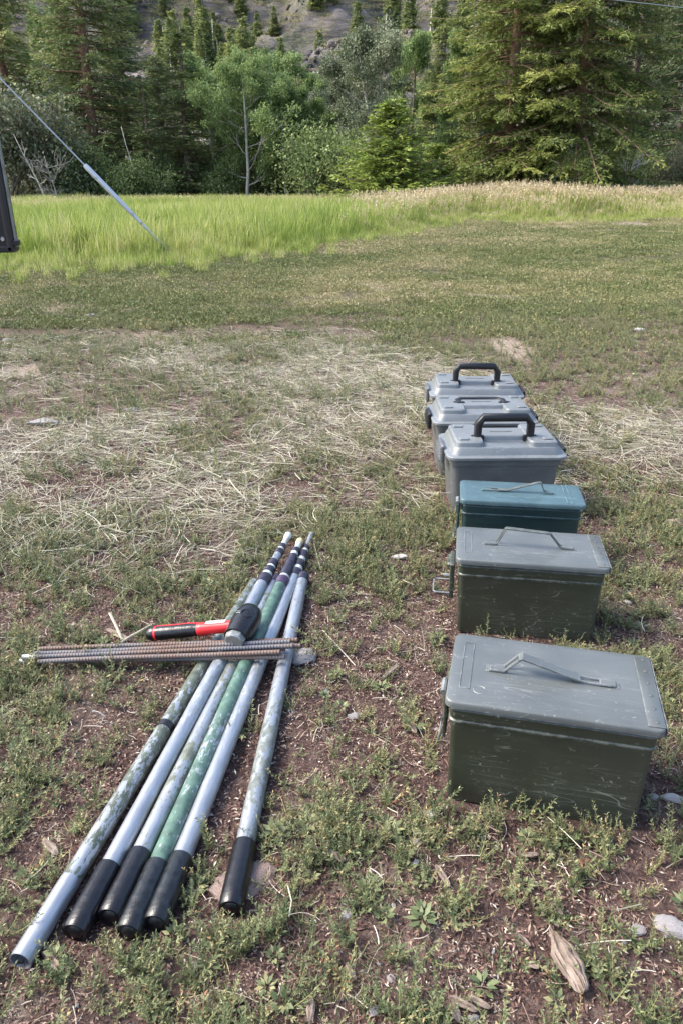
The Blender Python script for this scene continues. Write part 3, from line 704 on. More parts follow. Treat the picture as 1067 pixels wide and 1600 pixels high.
V, F = straw_strands(x, y, az, L, Wd, rng.uniform(.001, .022, n), rng.normal(0, .25, n))
tn = np.repeat(np.clip(rng.normal(.58, .26, n), 0, 1), 15)
tag(obj('straw_cover', mesh_from('straw_cover', V, F, STRAW, tn)), 'pale dry straw strewn over the ground', kind='stuff')
# short dead blades and fibres among the weeds
x, y = sample(15000, .2, 4.0, .35); k = ~inside_foot(x, y, .004) & ~near_pole(x, y, .018); x = x[k]; y = y[k]; n = len(x)
V, F = straw_strands(x, y, rng.uniform(0, 6.28, n), np.clip(rng.lognormal(-3.9, .45, n), .008, .06), rng.uniform(.0005, .0012, n), rng.uniform(.0, .008, n), rng.normal(0, .5, n))
tag(obj('dead_grass_bits', mesh_from('dead_grass_bits', V, F, LITTER, np.repeat(np.clip(rng.normal(.72, .2, n), 0, 1), 15))), 'short dead grass blades and fibres on the dirt', kind='stuff')

# ---- tall meadow grass
def grass_mesh(k, n=36, h=.42, spread=.09, heads=0, tintc=.42, tints=.24):
    ac = Acc(); K = 4
    P = np.stack([rng.normal(0, spread, n), rng.normal(0, spread, n), np.zeros(n)], 1)
    az = rng.uniform(0, 6.28, n); H = h * rng.uniform(.6, 1.1, n); lean = np.abs(rng.normal(.14, .26, n))
    t = np.linspace(0, 1, K); wd = rng.uniform(.004, .010, n)
    out = lean[:, None] * H[:, None] * (t ** 1.8)[None]
    C = P[:, None] + np.stack([out * np.cos(az)[:, None], out * np.sin(az)[:, None], H[:, None] * t[None] * np.ones((n, 1))], -1)
    sa = rng.uniform(0, 6.28, n); S = np.stack([np.cos(sa), np.sin(sa), 0 * sa], 1)[:, None]
    w2 = (wd[:, None] * np.array([1, .9, .65, .1])[None])[..., None]
    V = np.stack([C - S * w2, C + S * w2], 2).reshape(-1, 3)
    i = (np.arange(n) * K * 2)[:, None]; kk = (np.arange(K - 1) * 2)[None]
    F = np.stack([i + kk, i + kk + 1, i + kk + 3, i + kk + 2], -1).reshape(-1, 4)
    ac.add(V, F, np.repeat(np.clip(rng.normal(tintc, tints, n), 0, 1), K * 2))
    for q in range(heads):
        i = rng.integers(0, n); p = C[i, -1]; top = p + np.array([rng.normal(0, .02), rng.normal(0, .02), rng.uniform(.03, .10)])
        st = np.array([C[i, 1], p, top]); V, F = tube(st, [.0022, .0018, .0015], 3, False); ac.add(V, F, .6, 1)
        hl = rng.uniform(.07, .12); m = 10; pp = top + np.outer(np.linspace(-.5, .5, m), [0, 0, hl]); D = rdir(m, .5, .9)
        V, F = leaves(pp, D, rdir(m), .045, .014); ac.add(V, F, np.repeat(rng.uniform(.1, 1, m), 4), 1)
    return ac.mesh('grass_%02d' % k, [GRASS, SEED])
gm = [grass_mesh(k, tintc=[.16, .26, .36, .44, .52, .62][k]) for k in range(6)] + [grass_mesh(6 + k, 46, .44, .09, 0, .5) for k in range(2)]
def gidx(x, y): return np.clip((fbm(x * .6, y * .6, 86, 4) - .5) * 18 + 3.2 + rng.normal(0, 1.4, len(x)), 0, 7).astype(int)
GM = src_collection('grass_src', gm)
hm = [grass_mesh(20 + k, 50, .46, .10, 4, .50, .2) for k in range(5)]
HM = src_collection('seed_grass_src', hm)
def grass_pts(n, y1, margin, extra=0.0):
    x, y = sample(n, 6.3, y1, margin, .8); e = grass_edge(x) + (fbm(x * 1.2, y * 1.2, 81) - .5) * 2.4 + extra
    k = y > e; return x[k], y[k], (y - e)[k]
x, y, d = grass_pts(22000, 27, 2.0)
k = (x < 2.2 + rng.normal(0, .8, len(x))) | (rng.uniform(0, 1, len(x)) < .45)
x = x[k]; y = y[k]; d = d[k]
s = (.35 + .65 * sstep(0, 2.2, d)) * rng.uniform(.62, 1.22, len(x)) * (.7 + .5 * fbm(x * .9, y * .9, 83))
scatter('meadow_grass', GM, 8, np.stack([x, y, ground_z(x, y)], 1), np.stack([0 * x, 0 * x, rng.uniform(0, 6, len(x))], 1), s, 'bright green meadow grass in front of the trees', gidx(x, y))
x, y, d = grass_pts(26000, 27, 2.0)
far = y > 21 + rng.normal(0, .8, len(x))
right = x > 1.2 + rng.normal(0, .7, len(x))
k = ((y > 22) & (rng.uniform(0, 1, len(x)) < .55)) | ((x < -7) & (y > 18) & (rng.uniform(0, 1, len(x)) < .6)) | (right & (rng.uniform(0, 1, len(x)) < .85))
x = x[k]; y = y[k]; d = d[k]; right = right[k]
s = (.3 + .62 * sstep(0, 2.0, d)) * rng.uniform(.75, 1.15, len(x)) * np.where(right, 1.0 + .22 * np.exp(-((x - 5.0) / 1.6) ** 2) * sstep(.5, 2.5, d), .78)
scatter('seed_head_grass', HM, 5, np.stack([x, y, ground_z(x, y)], 1), np.stack([0 * x, 0 * x, rng.uniform(0, 6, len(x))], 1), s, 'tall yellowish grass with tan seed heads along the field edge')

x, y = sample(9000, 6.0, 19.5, 1.5); e = grass_edge(x); k = (y > e - 1.7 * rng.uniform(0, 1, len(x)) ** 1.5) & (y < e + 1.5); x = x[k]; y = y[k]
scatter('sparse_grass', GM, 8, np.stack([x, y, ground_z(x, y)], 1), np.stack([0 * x, 0 * x, rng.uniform(0, 6, len(x))], 1), rng.uniform(.14, .38, len(x)), 'thin pale grass at the border of the meadow')
# ------------------------------------------------------------------ trees
def conifer(seed, H, R, mat, bark, dens=1.0, droop=.35, low=.08, tuft=.17, prof=.8, ntuft=3, gap=0.0, zmax=None):
    "returns trunk mesh, crown mesh"
    global rng
    keep = rng; rng = np.random.default_rng(seed)
    tr = Acc(); k = 9; t = np.linspace(0, 1, k)
    path = np.stack([np.cumsum(rng.normal(0, .03, k)) * H / 12, np.cumsum(rng.normal(0, .03, k)) * H / 12, t * H], 1); path[0, :2] = 0
    V, F = tube(path, .0115 * H * (1 - t) ** .8 + .015, 9); tr.add(V, F)
    PP, DD, TT, LL = [], [], [], []
    z = low * H
    while z < H * .985:
        if zmax and z > zmax: break
        f = z / H; rr = R * (1 - f) ** prof * (.55 + .45 * min(1, f / .12)) + .12
        nb = max(3, int(rng.poisson(5.2 * dens)))
        for b in range(nb):
            if rng.uniform() < gap: continue
            az = rng.uniform(0, 6.283); Lb = rr * rng.uniform(.55, 1.12); zz = z + rng.uniform(-.2, .2)
            c = np.array([np.interp(zz, path[:, 2], path[:, q]) for q in range(2)])
            m = 6; s = np.linspace(0, 1, m); rise = rng.uniform(.0, .35) * (.3 + f) ; dr = droop * rng.uniform(.6, 1.5) * (1.1 - f)
            hz = rise * s - dr * s ** 1.6 + .18 * s ** 4
            bp = np.stack([c[0] + np.cos(az) * s * Lb, c[1] + np.sin(az) * s * Lb, zz + hz * Lb], 1)
            V, F = tube(bp, np.linspace(.012 + .012 * Lb, .004, m), 4, False); tr.add(V, F)
            ctint = np.clip(rng.normal(.45, .17), 0, 1)
            nt_ = max(4, int(Lb / .13)); side = 1
            for q in range(nt_):
                u = .16 + .84 * (q + rng.uniform(0, .6)) / nt_; u = min(u, 1)
                p = np.array([np.interp(u, s, bp[:, i]) for i in range(3)])
                tl = (.14 + .42 * Lb * (1 - u) ** .8 * rng.uniform(.5, 1)) ; side = -side
                a2 = az + side * rng.uniform(.5, 1.15)
                d = np.array([math.cos(a2), math.sin(a2), rng.uniform(-.45, .12) - droop * .3])
                nn = max(2, int(tl / .10)); w_ = np.arange(nn) / nn
                pts = p + np.outer(w_ * tl, d) - np.outer(w_ ** 2 * tl * .15, [0, 0, 1])
                for rep in range(ntuft):
                    PP.append(pts + rng.normal(0, .02, pts.shape)); DD.append(np.tile(d, (nn, 1)) + rng.normal(0, .38, (nn, 3)))
                    TT.append(np.clip(ctint + rng.normal(0, .12, nn) + .30 * (u - .55), 0, 1)); LL.append(rng.uniform(.7, 1.25, nn) * tuft)
        z += rng.uniform(.16, .30) * (1 if H > 6 else .7)
    P = np.concatenate(PP); D = np.concatenate(DD); T = np.concatenate(TT); L = np.concatenate(LL)
    V, F = leaves(P, D, np.array([0, 0, 1.0]) + rng.normal(0, .6, P.shape), L, L * .26, .1)
    cm = mesh_from('conifer_crown', V, F, mat, np.repeat(T, 4))
    tm = tr.mesh('conifer_trunk', [bark], True)
    rng = keep
    return tm, cm
def grow(path_list, p, d, L, r, depth, wig=.25, ends=None):
    k = 5; pts = [p]; dd = d / np.linalg.norm(d)
    for i in range(k - 1):
        dd = dd + rng.normal(0, wig, 3) * .5 + np.array([0, 0, .06]); dd /= np.linalg.norm(dd); pts.append(pts[-1] + dd * L / (k - 1))
    pts = np.array(pts); path_list.append((pts, np.linspace(r, r * .55, k)))
    if depth == 0:
        ends.append(pts[-1]); ends.append(pts[2]); return
    n = int(rng.integers(2, 5))
    for j in range(n):
        q = pts[int(rng.integers(2, k))]; nd = dd + rdir(1)[0] * rng.uniform(.55, 1.0); nd[2] = max(nd[2], -.25)
        grow(path_list, q, nd, L * rng.uniform(.55, .8), r * .55, depth - 1, wig, ends)
    grow(path_list, pts[-1], dd + rng.normal(0, .2, 3), L * .7, r * .55, depth - 1, wig, ends)
def broadleaf(seed, H, R, mat, bark, nl=90, leaf=.085, bole=.28, blob=.42, lean=.0, shape=1.0, droop=.3, trunk_r=None):
    global rng
    keep = rng; rng = np.random.default_rng(seed)
    tr = Acc(); k = 8; t = np.linspace(0, 1, k)
    wob = np.cumsum(rng.normal(0, .07, (k, 2)), 0) * H / 8; wob[0] = 0
    path = np.stack([wob[:, 0] + lean * t * H, wob[:, 1], t * H * .82], 1); r0 = trunk_r or .015 * H
    V, F = tube(path, r0 * (1 - t) ** .6 + .02, 8); tr.add(V, F)
    lst = []; ends = []
    nlimb = int(9 + H)
    for i in range(nlimb):
        f = bole + (1 - bole) * (i + .5) / nlimb; p = np.array([np.interp(f, t, path[:, q]) for q in range(3)])
        az = i * 2.4 + rng.uniform(-.5, .5); prof = math.sin(math.pi * min(1, (.25 + .75 * (f - bole) / (1 - bole)) ** shape)) * .65 + .45
        d = np.array([math.cos(az), math.sin(az), rng.uniform(.1, .8)]); grow(lst, p, d, R * prof * .62 * rng.uniform(.6, 1.25), r0 * .35 * (1.1 - f), 2, .25, ends)
    for pts, rad in lst:
        V, F = tube(pts, rad + .004, 4, False); tr.add(V, F)
    E = np.array(ends); m = len(E)
    sz = rng.uniform(.55, 1.25, m) * blob; cnt = (nl * rng.uniform(.5, 1.3, m)).astype(int)
    C = np.repeat(E, cnt, 0); n = len(C); off = rng.normal(0, 1, (n, 3)); off /= np.linalg.norm(off, axis=1, keepdims=True) + 1e-6
    off *= rng.uniform(0, 1, (n, 1)) ** .5; P = C + off * np.repeat(sz, cnt)[:, None] * [1, 1, .75]
    D = rdir(n) + [0, 0, -droop]; N = rdir(n) + [0, 0, .8]
    L = rng.uniform(.7, 1.25, n) * leaf
    T = np.clip(np.repeat(rng.normal(.48, .17, m), cnt) + rng.normal(0, .14, n) + off[:, 2] * .12, 0, 1)
    V, F = leaves(P, D, N, L, L * .62, .15)
    cm = mesh_from('broadleaf_crown', V, F, mat, np.repeat(T, 4)); tm = tr.mesh('broadleaf_trunk', [bark], True)
    rng = keep
    return tm, cm
_dim = {}
def dims(me):
    if me.name not in _dim:
        V = np.zeros(len(me.vertices) * 3); me.vertices.foreach_get('co', V); V = V.reshape(-1, 3); _dim[me.name] = (V[:, 2].max(), np.percentile(np.hypot(V[:, 0], V[:, 1]), 93))
    return _dim[me.name]
def place_tree(name, label, cat, meshes, px, Y, top, wpx, rz=0.0, group=None):
    "top = photo row of the tree top (None: the mesh keeps its height), wpx = crown width in photo pixels"
    p = at(px, 320, Y); z = float(ground_z(np.array([p[0]]), np.array([Y]))[0]) - .03
    zm, rr = dims(meshes[1]); scale = (wpx / 2) * (Y * .9127) / CAM_F / rr
    sz = 1.0 if top is None else float(at(px, top, Y)[2]) / zm
    o = thing(name, label, cat, (p[0], Y, z), rz, group); o.scale = (scale, scale, sz)
    obj('trunk', meshes[0], o); obj('crown', meshes[1], o); return o

fir1 = conifer(101, 13, 2.1, FIR, BARK_R, 1.4, .35, .05, .14, .7, 4, zmax=10.5)
fir2 = conifer(102, 11, 1.7, FIR, BARK, 1.3, .45, .04, .14, .7, 4)
fir3 = conifer(103, 8.2, 1.6, FIR, BARK, 1.0, .25, .05)
firH1 = conifer(104, 13, 2.7, FIR_Y, BARK_R, 1.25, .5, .07, .125, .7, 6, gap=.10, zmax=9.6)
firH2 = conifer(105, 13, 3.3, FIR_Y, BARK_R, 1.15, .55, .05, .125, .6, 6, gap=.12, zmax=9.6)
spru = conifer(106, 13, 2.3, FIR_D, BARK, 1.05, .4, .04, .17, .6, gap=.2, zmax=10.5)
pine = conifer(107, 4.4, 1.6, PINE, BARK, 2.3, .02, .02, .12, .8, 5)
TREE_G = None
T = [
 # name, label, cat, meshes, px, Y, scale, rz
 ('fir_tree', 'dark fir at the far left standing behind the grey shrubs', 'tree', fir1, 42, 33, None, 150, .3),
 ('fir_tree', 'big dark fir with a reddish trunk right of the guy wire', 'tree', fir1, 160, 30.5, None, 165, 2.1),
 ('fir_tree', 'dark fir close behind the right side of the reddish trunked fir', 'tree', fir2, 212, 33.5, -30, 120, 1.0),
 ('fir_tree', 'short narrow fir in front of the dark firs on the left', 'tree', fir3, 240, 29.5, 125, 75, 2.0),
 ('fir_tree', 'pointed fir with a pale thin trunk left of the cottonwoods', 'tree', fir3, 300, 31, 38, 125, 4.0),
 ('fir_tree', 'slender fir squeezed between the pointed fir and the first cottonwood', 'tree', fir2, 268, 35, 85, 90, 3.0),
 ('fir_tree', 'dark fir between the silvery tree and the bright big fir', 'tree', fir2, 680, 33, 45, 95, 5.0),
 ('fir_tree', 'huge yellowish green fir with drooping boughs and red trunk', 'tree', firH1, 785, 25.5, None, 230, .4),
 ('fir_tree', 'widest bright green fir on the right with bare lower branches', 'tree', firH2, 893, 25, None, 270, 2.6),
 ('spruce_tree', 'very dark spruce at the right edge of the treeline', 'tree', spru, 1040, 29, None, 150, 1.2),
 ('spruce_tree', 'dark spruce half hidden behind the widest bright fir', 'tree', spru, 968, 32, None, 130, 3.9),
 ('young_pine_tree', 'small bushy yellow green pine in front of the treeline', 'tree', pine, 612, 23.6, 152, 165, .5),
 ('young_pine_tree', 'lower pine bush touching the right side of the small pine', 'tree', pine, 676, 24.6, 225, 95, 2.5),
]
for q in T: place_tree(*q)
cot1 = broadleaf(201, 6.6, 2.2, COTTON, BARK_P, 80, .095, .14, .38, trunk_r=.07)
cot2 = broadleaf(202, 5.6, 1.7, COTTON, BARK_P, 80, .095, .14, .38, lean=.03, trunk_r=.07)
wil1 = broadleaf(203, 7.4, 2.3, WILLOW, BARK_P, 80, .095, .2, .42, lean=-.06)
dec3 = broadleaf(204, 6.8, 1.8, COTTON, BARK, 75, .10, .2, .38)
B = [
 ('cottonwood_tree', 'tall bright cottonwood with straight grey trunk left of centre', 'tree', cot1, 388, 30, 60, 150, 0.2),
 ('cottonwood_tree', 'cottonwood with forked pale trunk right of the straight trunked one', 'tree', cot2, 446, 30.5, 105, 110, 1.7),
 ('cottonwood_tree', 'rounded cottonwood behind the pointed fir', 'tree', cot2, 342, 33, 76, 135, 3.1),
 ('cottonwood_tree', 'cottonwood filling the gap behind the two pale trunks', 'tree', cot1, 425, 33.5, 78, 175, 4.1),
 ('cottonwood_tree', 'low bushy cottonwood right of the forked pale trunk', 'tree', cot2, 487, 31.5, 150, 95, 5.2),
 ('willow_tree', 'silvery green tree with a twisted pale trunk at the centre', 'tree', wil1, 583, 29, 12, 165, .0),
 ('willow_tree', 'silvery tree behind the left half of the twisted trunk', 'tree', wil1, 528, 33, 105, 100, 2.2),
 ('cottonwood_tree', 'bright leafy tree showing left of the huge yellowish fir', 'tree', dec3, 722, 28, 45, 100, 1.1),
 ('cottonwood_tree', 'leafy tree behind the small pine', 'tree', dec3, 640, 34, 50, 90, 3.0),
]
for q in B: place_tree(*q)
# shrubs and dark understorey
def shrub(seed, H, R, mat, n=9000, leaf=.09):
    global rng
    keep = rng; rng = np.random.default_rng(seed)
    tr = Acc(); lst = []; ends = []
    for i in range(6):
        az = i * 1.05 + rng.uniform(-.3, .3); grow(lst, np.array([rng.normal(0, .1), rng.normal(0, .1), -.05]), np.array([math.cos(az) * .7, math.sin(az) * .7, 1.1]), H * .42, .03, 2, .3, ends)
    for pts, rad in lst:
        V, F = tube(pts, rad + .004, 4, False); tr.add(V, F)
    E = np.array(ends); E = E[E[:, 2] > .0]; E[:, :2] *= R / (np.abs(E[:, :2]).max() + .01) * 1.0
    extra = np.stack([rng.normal(0, R * .5, 40), rng.normal(0, R * .5, 40), rng.uniform(.1, H * .6, 40)], 1); E = np.vstack([E, extra])
    m = len(E); c = rng.integers(0, m, n); off = rng.normal(0, .2, (n, 3)); P = E[c] + off; P[:, 2] = np.abs(P[:, 2])
    bt = rng.normal(.48, .2, m)
    L = rng.uniform(.7, 1.25, n) * leaf; V, F = leaves(P, rdir(n), rdir(n) + [0, 0, .7], L, L * .55, .15)
    cm = mesh_from('shrub_foliage', V, F, mat, np.repeat(np.clip(bt[c] + rng.normal(0, .13, n), 0, 1), 4))
    tm = tr.mesh('shrub_stem', [BARK], True); rng = keep; return tm, cm
sh1 = shrub(301, 2.3, 1.3, SHRUB); sh2 = shrub(302, 2.6, 1.5, GREYSHRUB, 9000, .085); sh3 = shrub(303, 1.6, 1.4, SHRUB)
def place_shrub(label, ms, px, Y, s, rz, group=None):
    p = at(px, 320, Y); o = thing('shrub', label, 'shrub', (p[0], Y, float(ground_z(np.array([p[0]]), np.array([Y]))[0]) - .02), rz, group); o.scale = (s, s, s)
    obj('stem', ms[0], o); obj('foliage', ms[1], o)
place_shrub('tall olive grey shrub at the left frame edge above the grass', sh2, 15, 26.5, 1.6, .3)
place_shrub('olive grey shrub behind the bare forked snag', sh2, 72, 28, 1.45, 1.9)
place_shrub('dark green shrub right of the bare forked snag', sh1, 128, 28, 1.0, 2.8)
place_shrub('low shrub under the reddish trunked fir', sh3, 185, 28, .9, 1.2)
place_shrub('dark shrub under the short narrow fir', sh1, 228, 28.3, .8, 4.2)
place_shrub('green shrub at the foot of the straight cottonwood trunk', sh3, 352, 31, .9, .7)
place_shrub('leafy shrub between the two pale cottonwood trunks', sh1, 418, 32, .9, 5.1)
place_shrub('broad dark green shrub left of the small pine', sh1, 495, 28, 1.25, 3.3)
place_shrub('dark shrub tucked against the left foot of the small pine', sh1, 545, 27.5, 1.05, .9)
place_shrub('dark shrub right of the lower pine bush', sh3, 715, 26.6, 1.0, 2.2)
place_shrub('shrub under the huge yellowish fir', sh3, 760, 27, 1.0, 4.4)
place_shrub('shrub in shade between the two bright firs', sh1, 838, 28, .9, 1.4)
place_shrub('dark shrub below the right spruce', sh1, 960, 28, .95, 3.6)
place_shrub('pale leaved shrub at the right frame edge', sh2, 1062, 27, .8, 5.5)
# deeper rows that close the wood: look-alike dark trees one glimpses through the gaps
gl = 'dark tree deep in the wood glimpsed between the front trees'
for i, px in enumerate(range(-60, 1180, 52)):
    edge = px < 250 or px > 735
    ms = ([fir2, spru, fir1, cot1, fir2, spru] if edge else [fir2, fir3, cot2, fir3, fir2, dec3])[i % 6]
    Y = 38 + rng.uniform(-1, 4)
    top = None if ms in (spru, fir1) else (rng.uniform(-60, 0) if edge else np.interp(px, [250, 290, 330, 400, 480, 520, 620, 680, 735], [60, 110, 105, 95, 120, 75, 60, 95, 60]) + rng.uniform(-8, 25))
    nm, lb = {id(fir2): ('fir_tree', 'dark fir deep in the wood glimpsed between the front trees'), id(fir1): ('fir_tree', 'tall reddish trunked fir deep in the wood'), id(fir3): ('fir_tree', 'pointed fir top rising behind the leafy trees'), id(spru): ('spruce_tree', 'very dark spruce deep in the wood behind the big firs')}.get(id(ms), ('cottonwood_tree', 'leafy tree deep in the wood filling a gap between conifers'))
    place_tree(nm, lb, 'tree', ms, px + rng.uniform(-12, 12), Y, top, rng.uniform(85, 120), rng.uniform(0, 6), 'trees deep in the wood')
for i, px in enumerate(range(-40, 1160, 75)):
    p = at(px + rng.uniform(-15, 15), 320, 36); o = thing('background_shrub', 'dark shrub deep in the wood behind the front trees', 'shrub', (p[0], 35.5 + rng.uniform(-1, 2), -.02), rng.uniform(0, 6), 'dark shrubs deep in the wood')
    o.scale = (1.5, 1.5, 1.2); obj('stem', sh1[0], o); obj('foliage', sh1[1], o)

# bare snags
def snag(name, label, px, Y, H, seed, lean=(0, 0), n=9, spread=.5, mat=BARK_P, r0=.03):
    global rng
    keep = rng; rng = np.random.default_rng(seed)
    p = at(px, 320, Y); o = thing(name, label, 'dead tree', (p[0], Y, -.02)); tr = Acc(); t = np.linspace(0, 1, 6)
    path = np.stack([lean[0] * t * H + .05 * np.sin(t * 5), lean[1] * t * H, t * H], 1); V, F = tube(path, r0 * (1 - t) + .008, 6); tr.add(V, F)
    obj('trunk', tr.mesh('snag_trunk', [mat], True), o)
    br = Acc(); lst = []
    for i in range(n):
        f = rng.uniform(.2, .9); q = np.array([np.interp(f, t, path[:, j]) for j in range(3)]); az = rng.uniform(0, 6.28)
        grow(lst, q, np.array([math.cos(az), math.sin(az) * .6, rng.uniform(.1, 1.0)]), spread * rng.uniform(.5, 1.2), r0 * .45, 1, .4, [])
    for pts, rad in lst:
        V, F = tube(pts, rad * .9 + .003, 4, False); br.add(V, F)
    obj('branches', br.mesh('snag_branches', [mat], True), o)['kind'] = 'stuff'; rng = keep
SNAG = solid_mat('snag_wood', (0.24, 0.22, 0.20), 0.9, var=0.4, scale=9, bumps=0.3)
snag('dead_tree', 'bare pale forked snag in front of the left shrubs', 92, 24.5, 1.6, 11, (-.1, 0), 14, .6, SNAG, .018)
snag('dead_tree', 'leaning bare pale stick by the left snag', 78, 24.8, 2.2, 12, (-.32, 0), 4, .3, r0=.022)
snag('dead_tree', 'bent bare branch arching at the right treeline', 962, 24.2, 1.6, 13, (.28, 0), 9, .6)
snag('dead_tree', 'dead grey sapling under the widest bright fir', 897, 23.6, 1.5, 14, (-.05, 0), 12, .7)
snag('dead_tree', 'thin white dead stem beside the cottonwoods', 480, 27.6, 1.4, 15, (.02, 0), 4, .2, r0=.025)
snag('dead_tree', 'thin leaning dead stem in the shade of the pointed fir', 222, 28.0, 2.6, 16, (-.14, 0), 4, .2, r0=.025)

# hillside conifers
hc = conifer(401, 9, 1.6, FIR, BARK_P, .9, .3, .06, .42, .8, 2)[1]
hc2 = conifer(402, 11, 1.9, FIR, BARK_P, .8, .3, .06, .42, .8, 2)[1]
st = Acc(); V, F = tube(np.array([[0, 0, 0], [.1, 0, 4], [.05, 0, 8]]), [.16, .11, .03], 5); st.add(V, F); dead = st.mesh('dead_stem', [BARK_P], True)
def hill_pts(n, sd):
    q = np.random.default_rng(sd); y = q.uniform(70, 175, n); x = q.uniform(-.5, .5, n) * y; return x, y
x, y = hill_pts(30000, 3); k = fbm(x / 6, y / 8, 95, 4) > .43; x = x[k]; y = y[k]
scatter('hill_scrub', UC, 8, np.stack([x, y, hill_z(x, y) - .1], 1), np.stack([0 * x, 0 * x, rng.uniform(0, 6, len(x))], 1), rng.uniform(4, 12, len(x)), 'dry scrub and grass clumps on the hillside')
HR = src_collection('hill_rock_src', [pebble(820 + k, 2, HILL, .7, .4) for k in range(6)])
x, y = hill_pts(16000, 4); k = fbm(x / 7 + 9, y / 7, 96, 4) > .44; x = x[k]; y = y[k]
scatter('hill_rocks', HR, 6, np.stack([x, y, hill_z(x, y) - .1], 1), rng.uniform(0, 6, (len(x), 3)) * [.3, .3, 1], np.clip(rng.lognormal(-1.3, .5, len(x)), .15, .75), 'broken rocks on the hillside')
cnt = 0; tries = 0; r_ = np.random.default_rng(55)
while cnt < 290 and tries < 6000:
    tries += 1
    y = r_.uniform(80, 170); x = r_.uniform(-.34, .30) * y
    if cnt % 5 == 4: x = r_.uniform(-.52, .52) * y
    if float(fbm(np.array([x / 9]), np.array([y / 14]), 91, 3)[0]) < .46: continue
    z = float(hill_z(np.array([x]), np.array([y]))[0]) - .4
    d = r_.uniform() < .2
    o = bpy.data.objects.new('dead_hill_tree' if d else 'hill_conifer', dead if d else (hc if r_.uniform() < .6 else hc2)); link(o)
    o.location = (x, y, z); o.rotation_euler = (0, 0, r_.uniform(0, 6.28)); s = r_.uniform(.35, .8); o.scale = (s * 1.3, s * 1.3, s * r_.uniform(.75, 1.05))
    if d: tag(o, 'bare dead trunk standing on the rocky hillside', 'dead tree', 'dead trunks on the hillside')
    else: tag(o, 'small distant conifer on the rocky hillside', 'tree', 'conifers on the hillside')
    cnt += 1

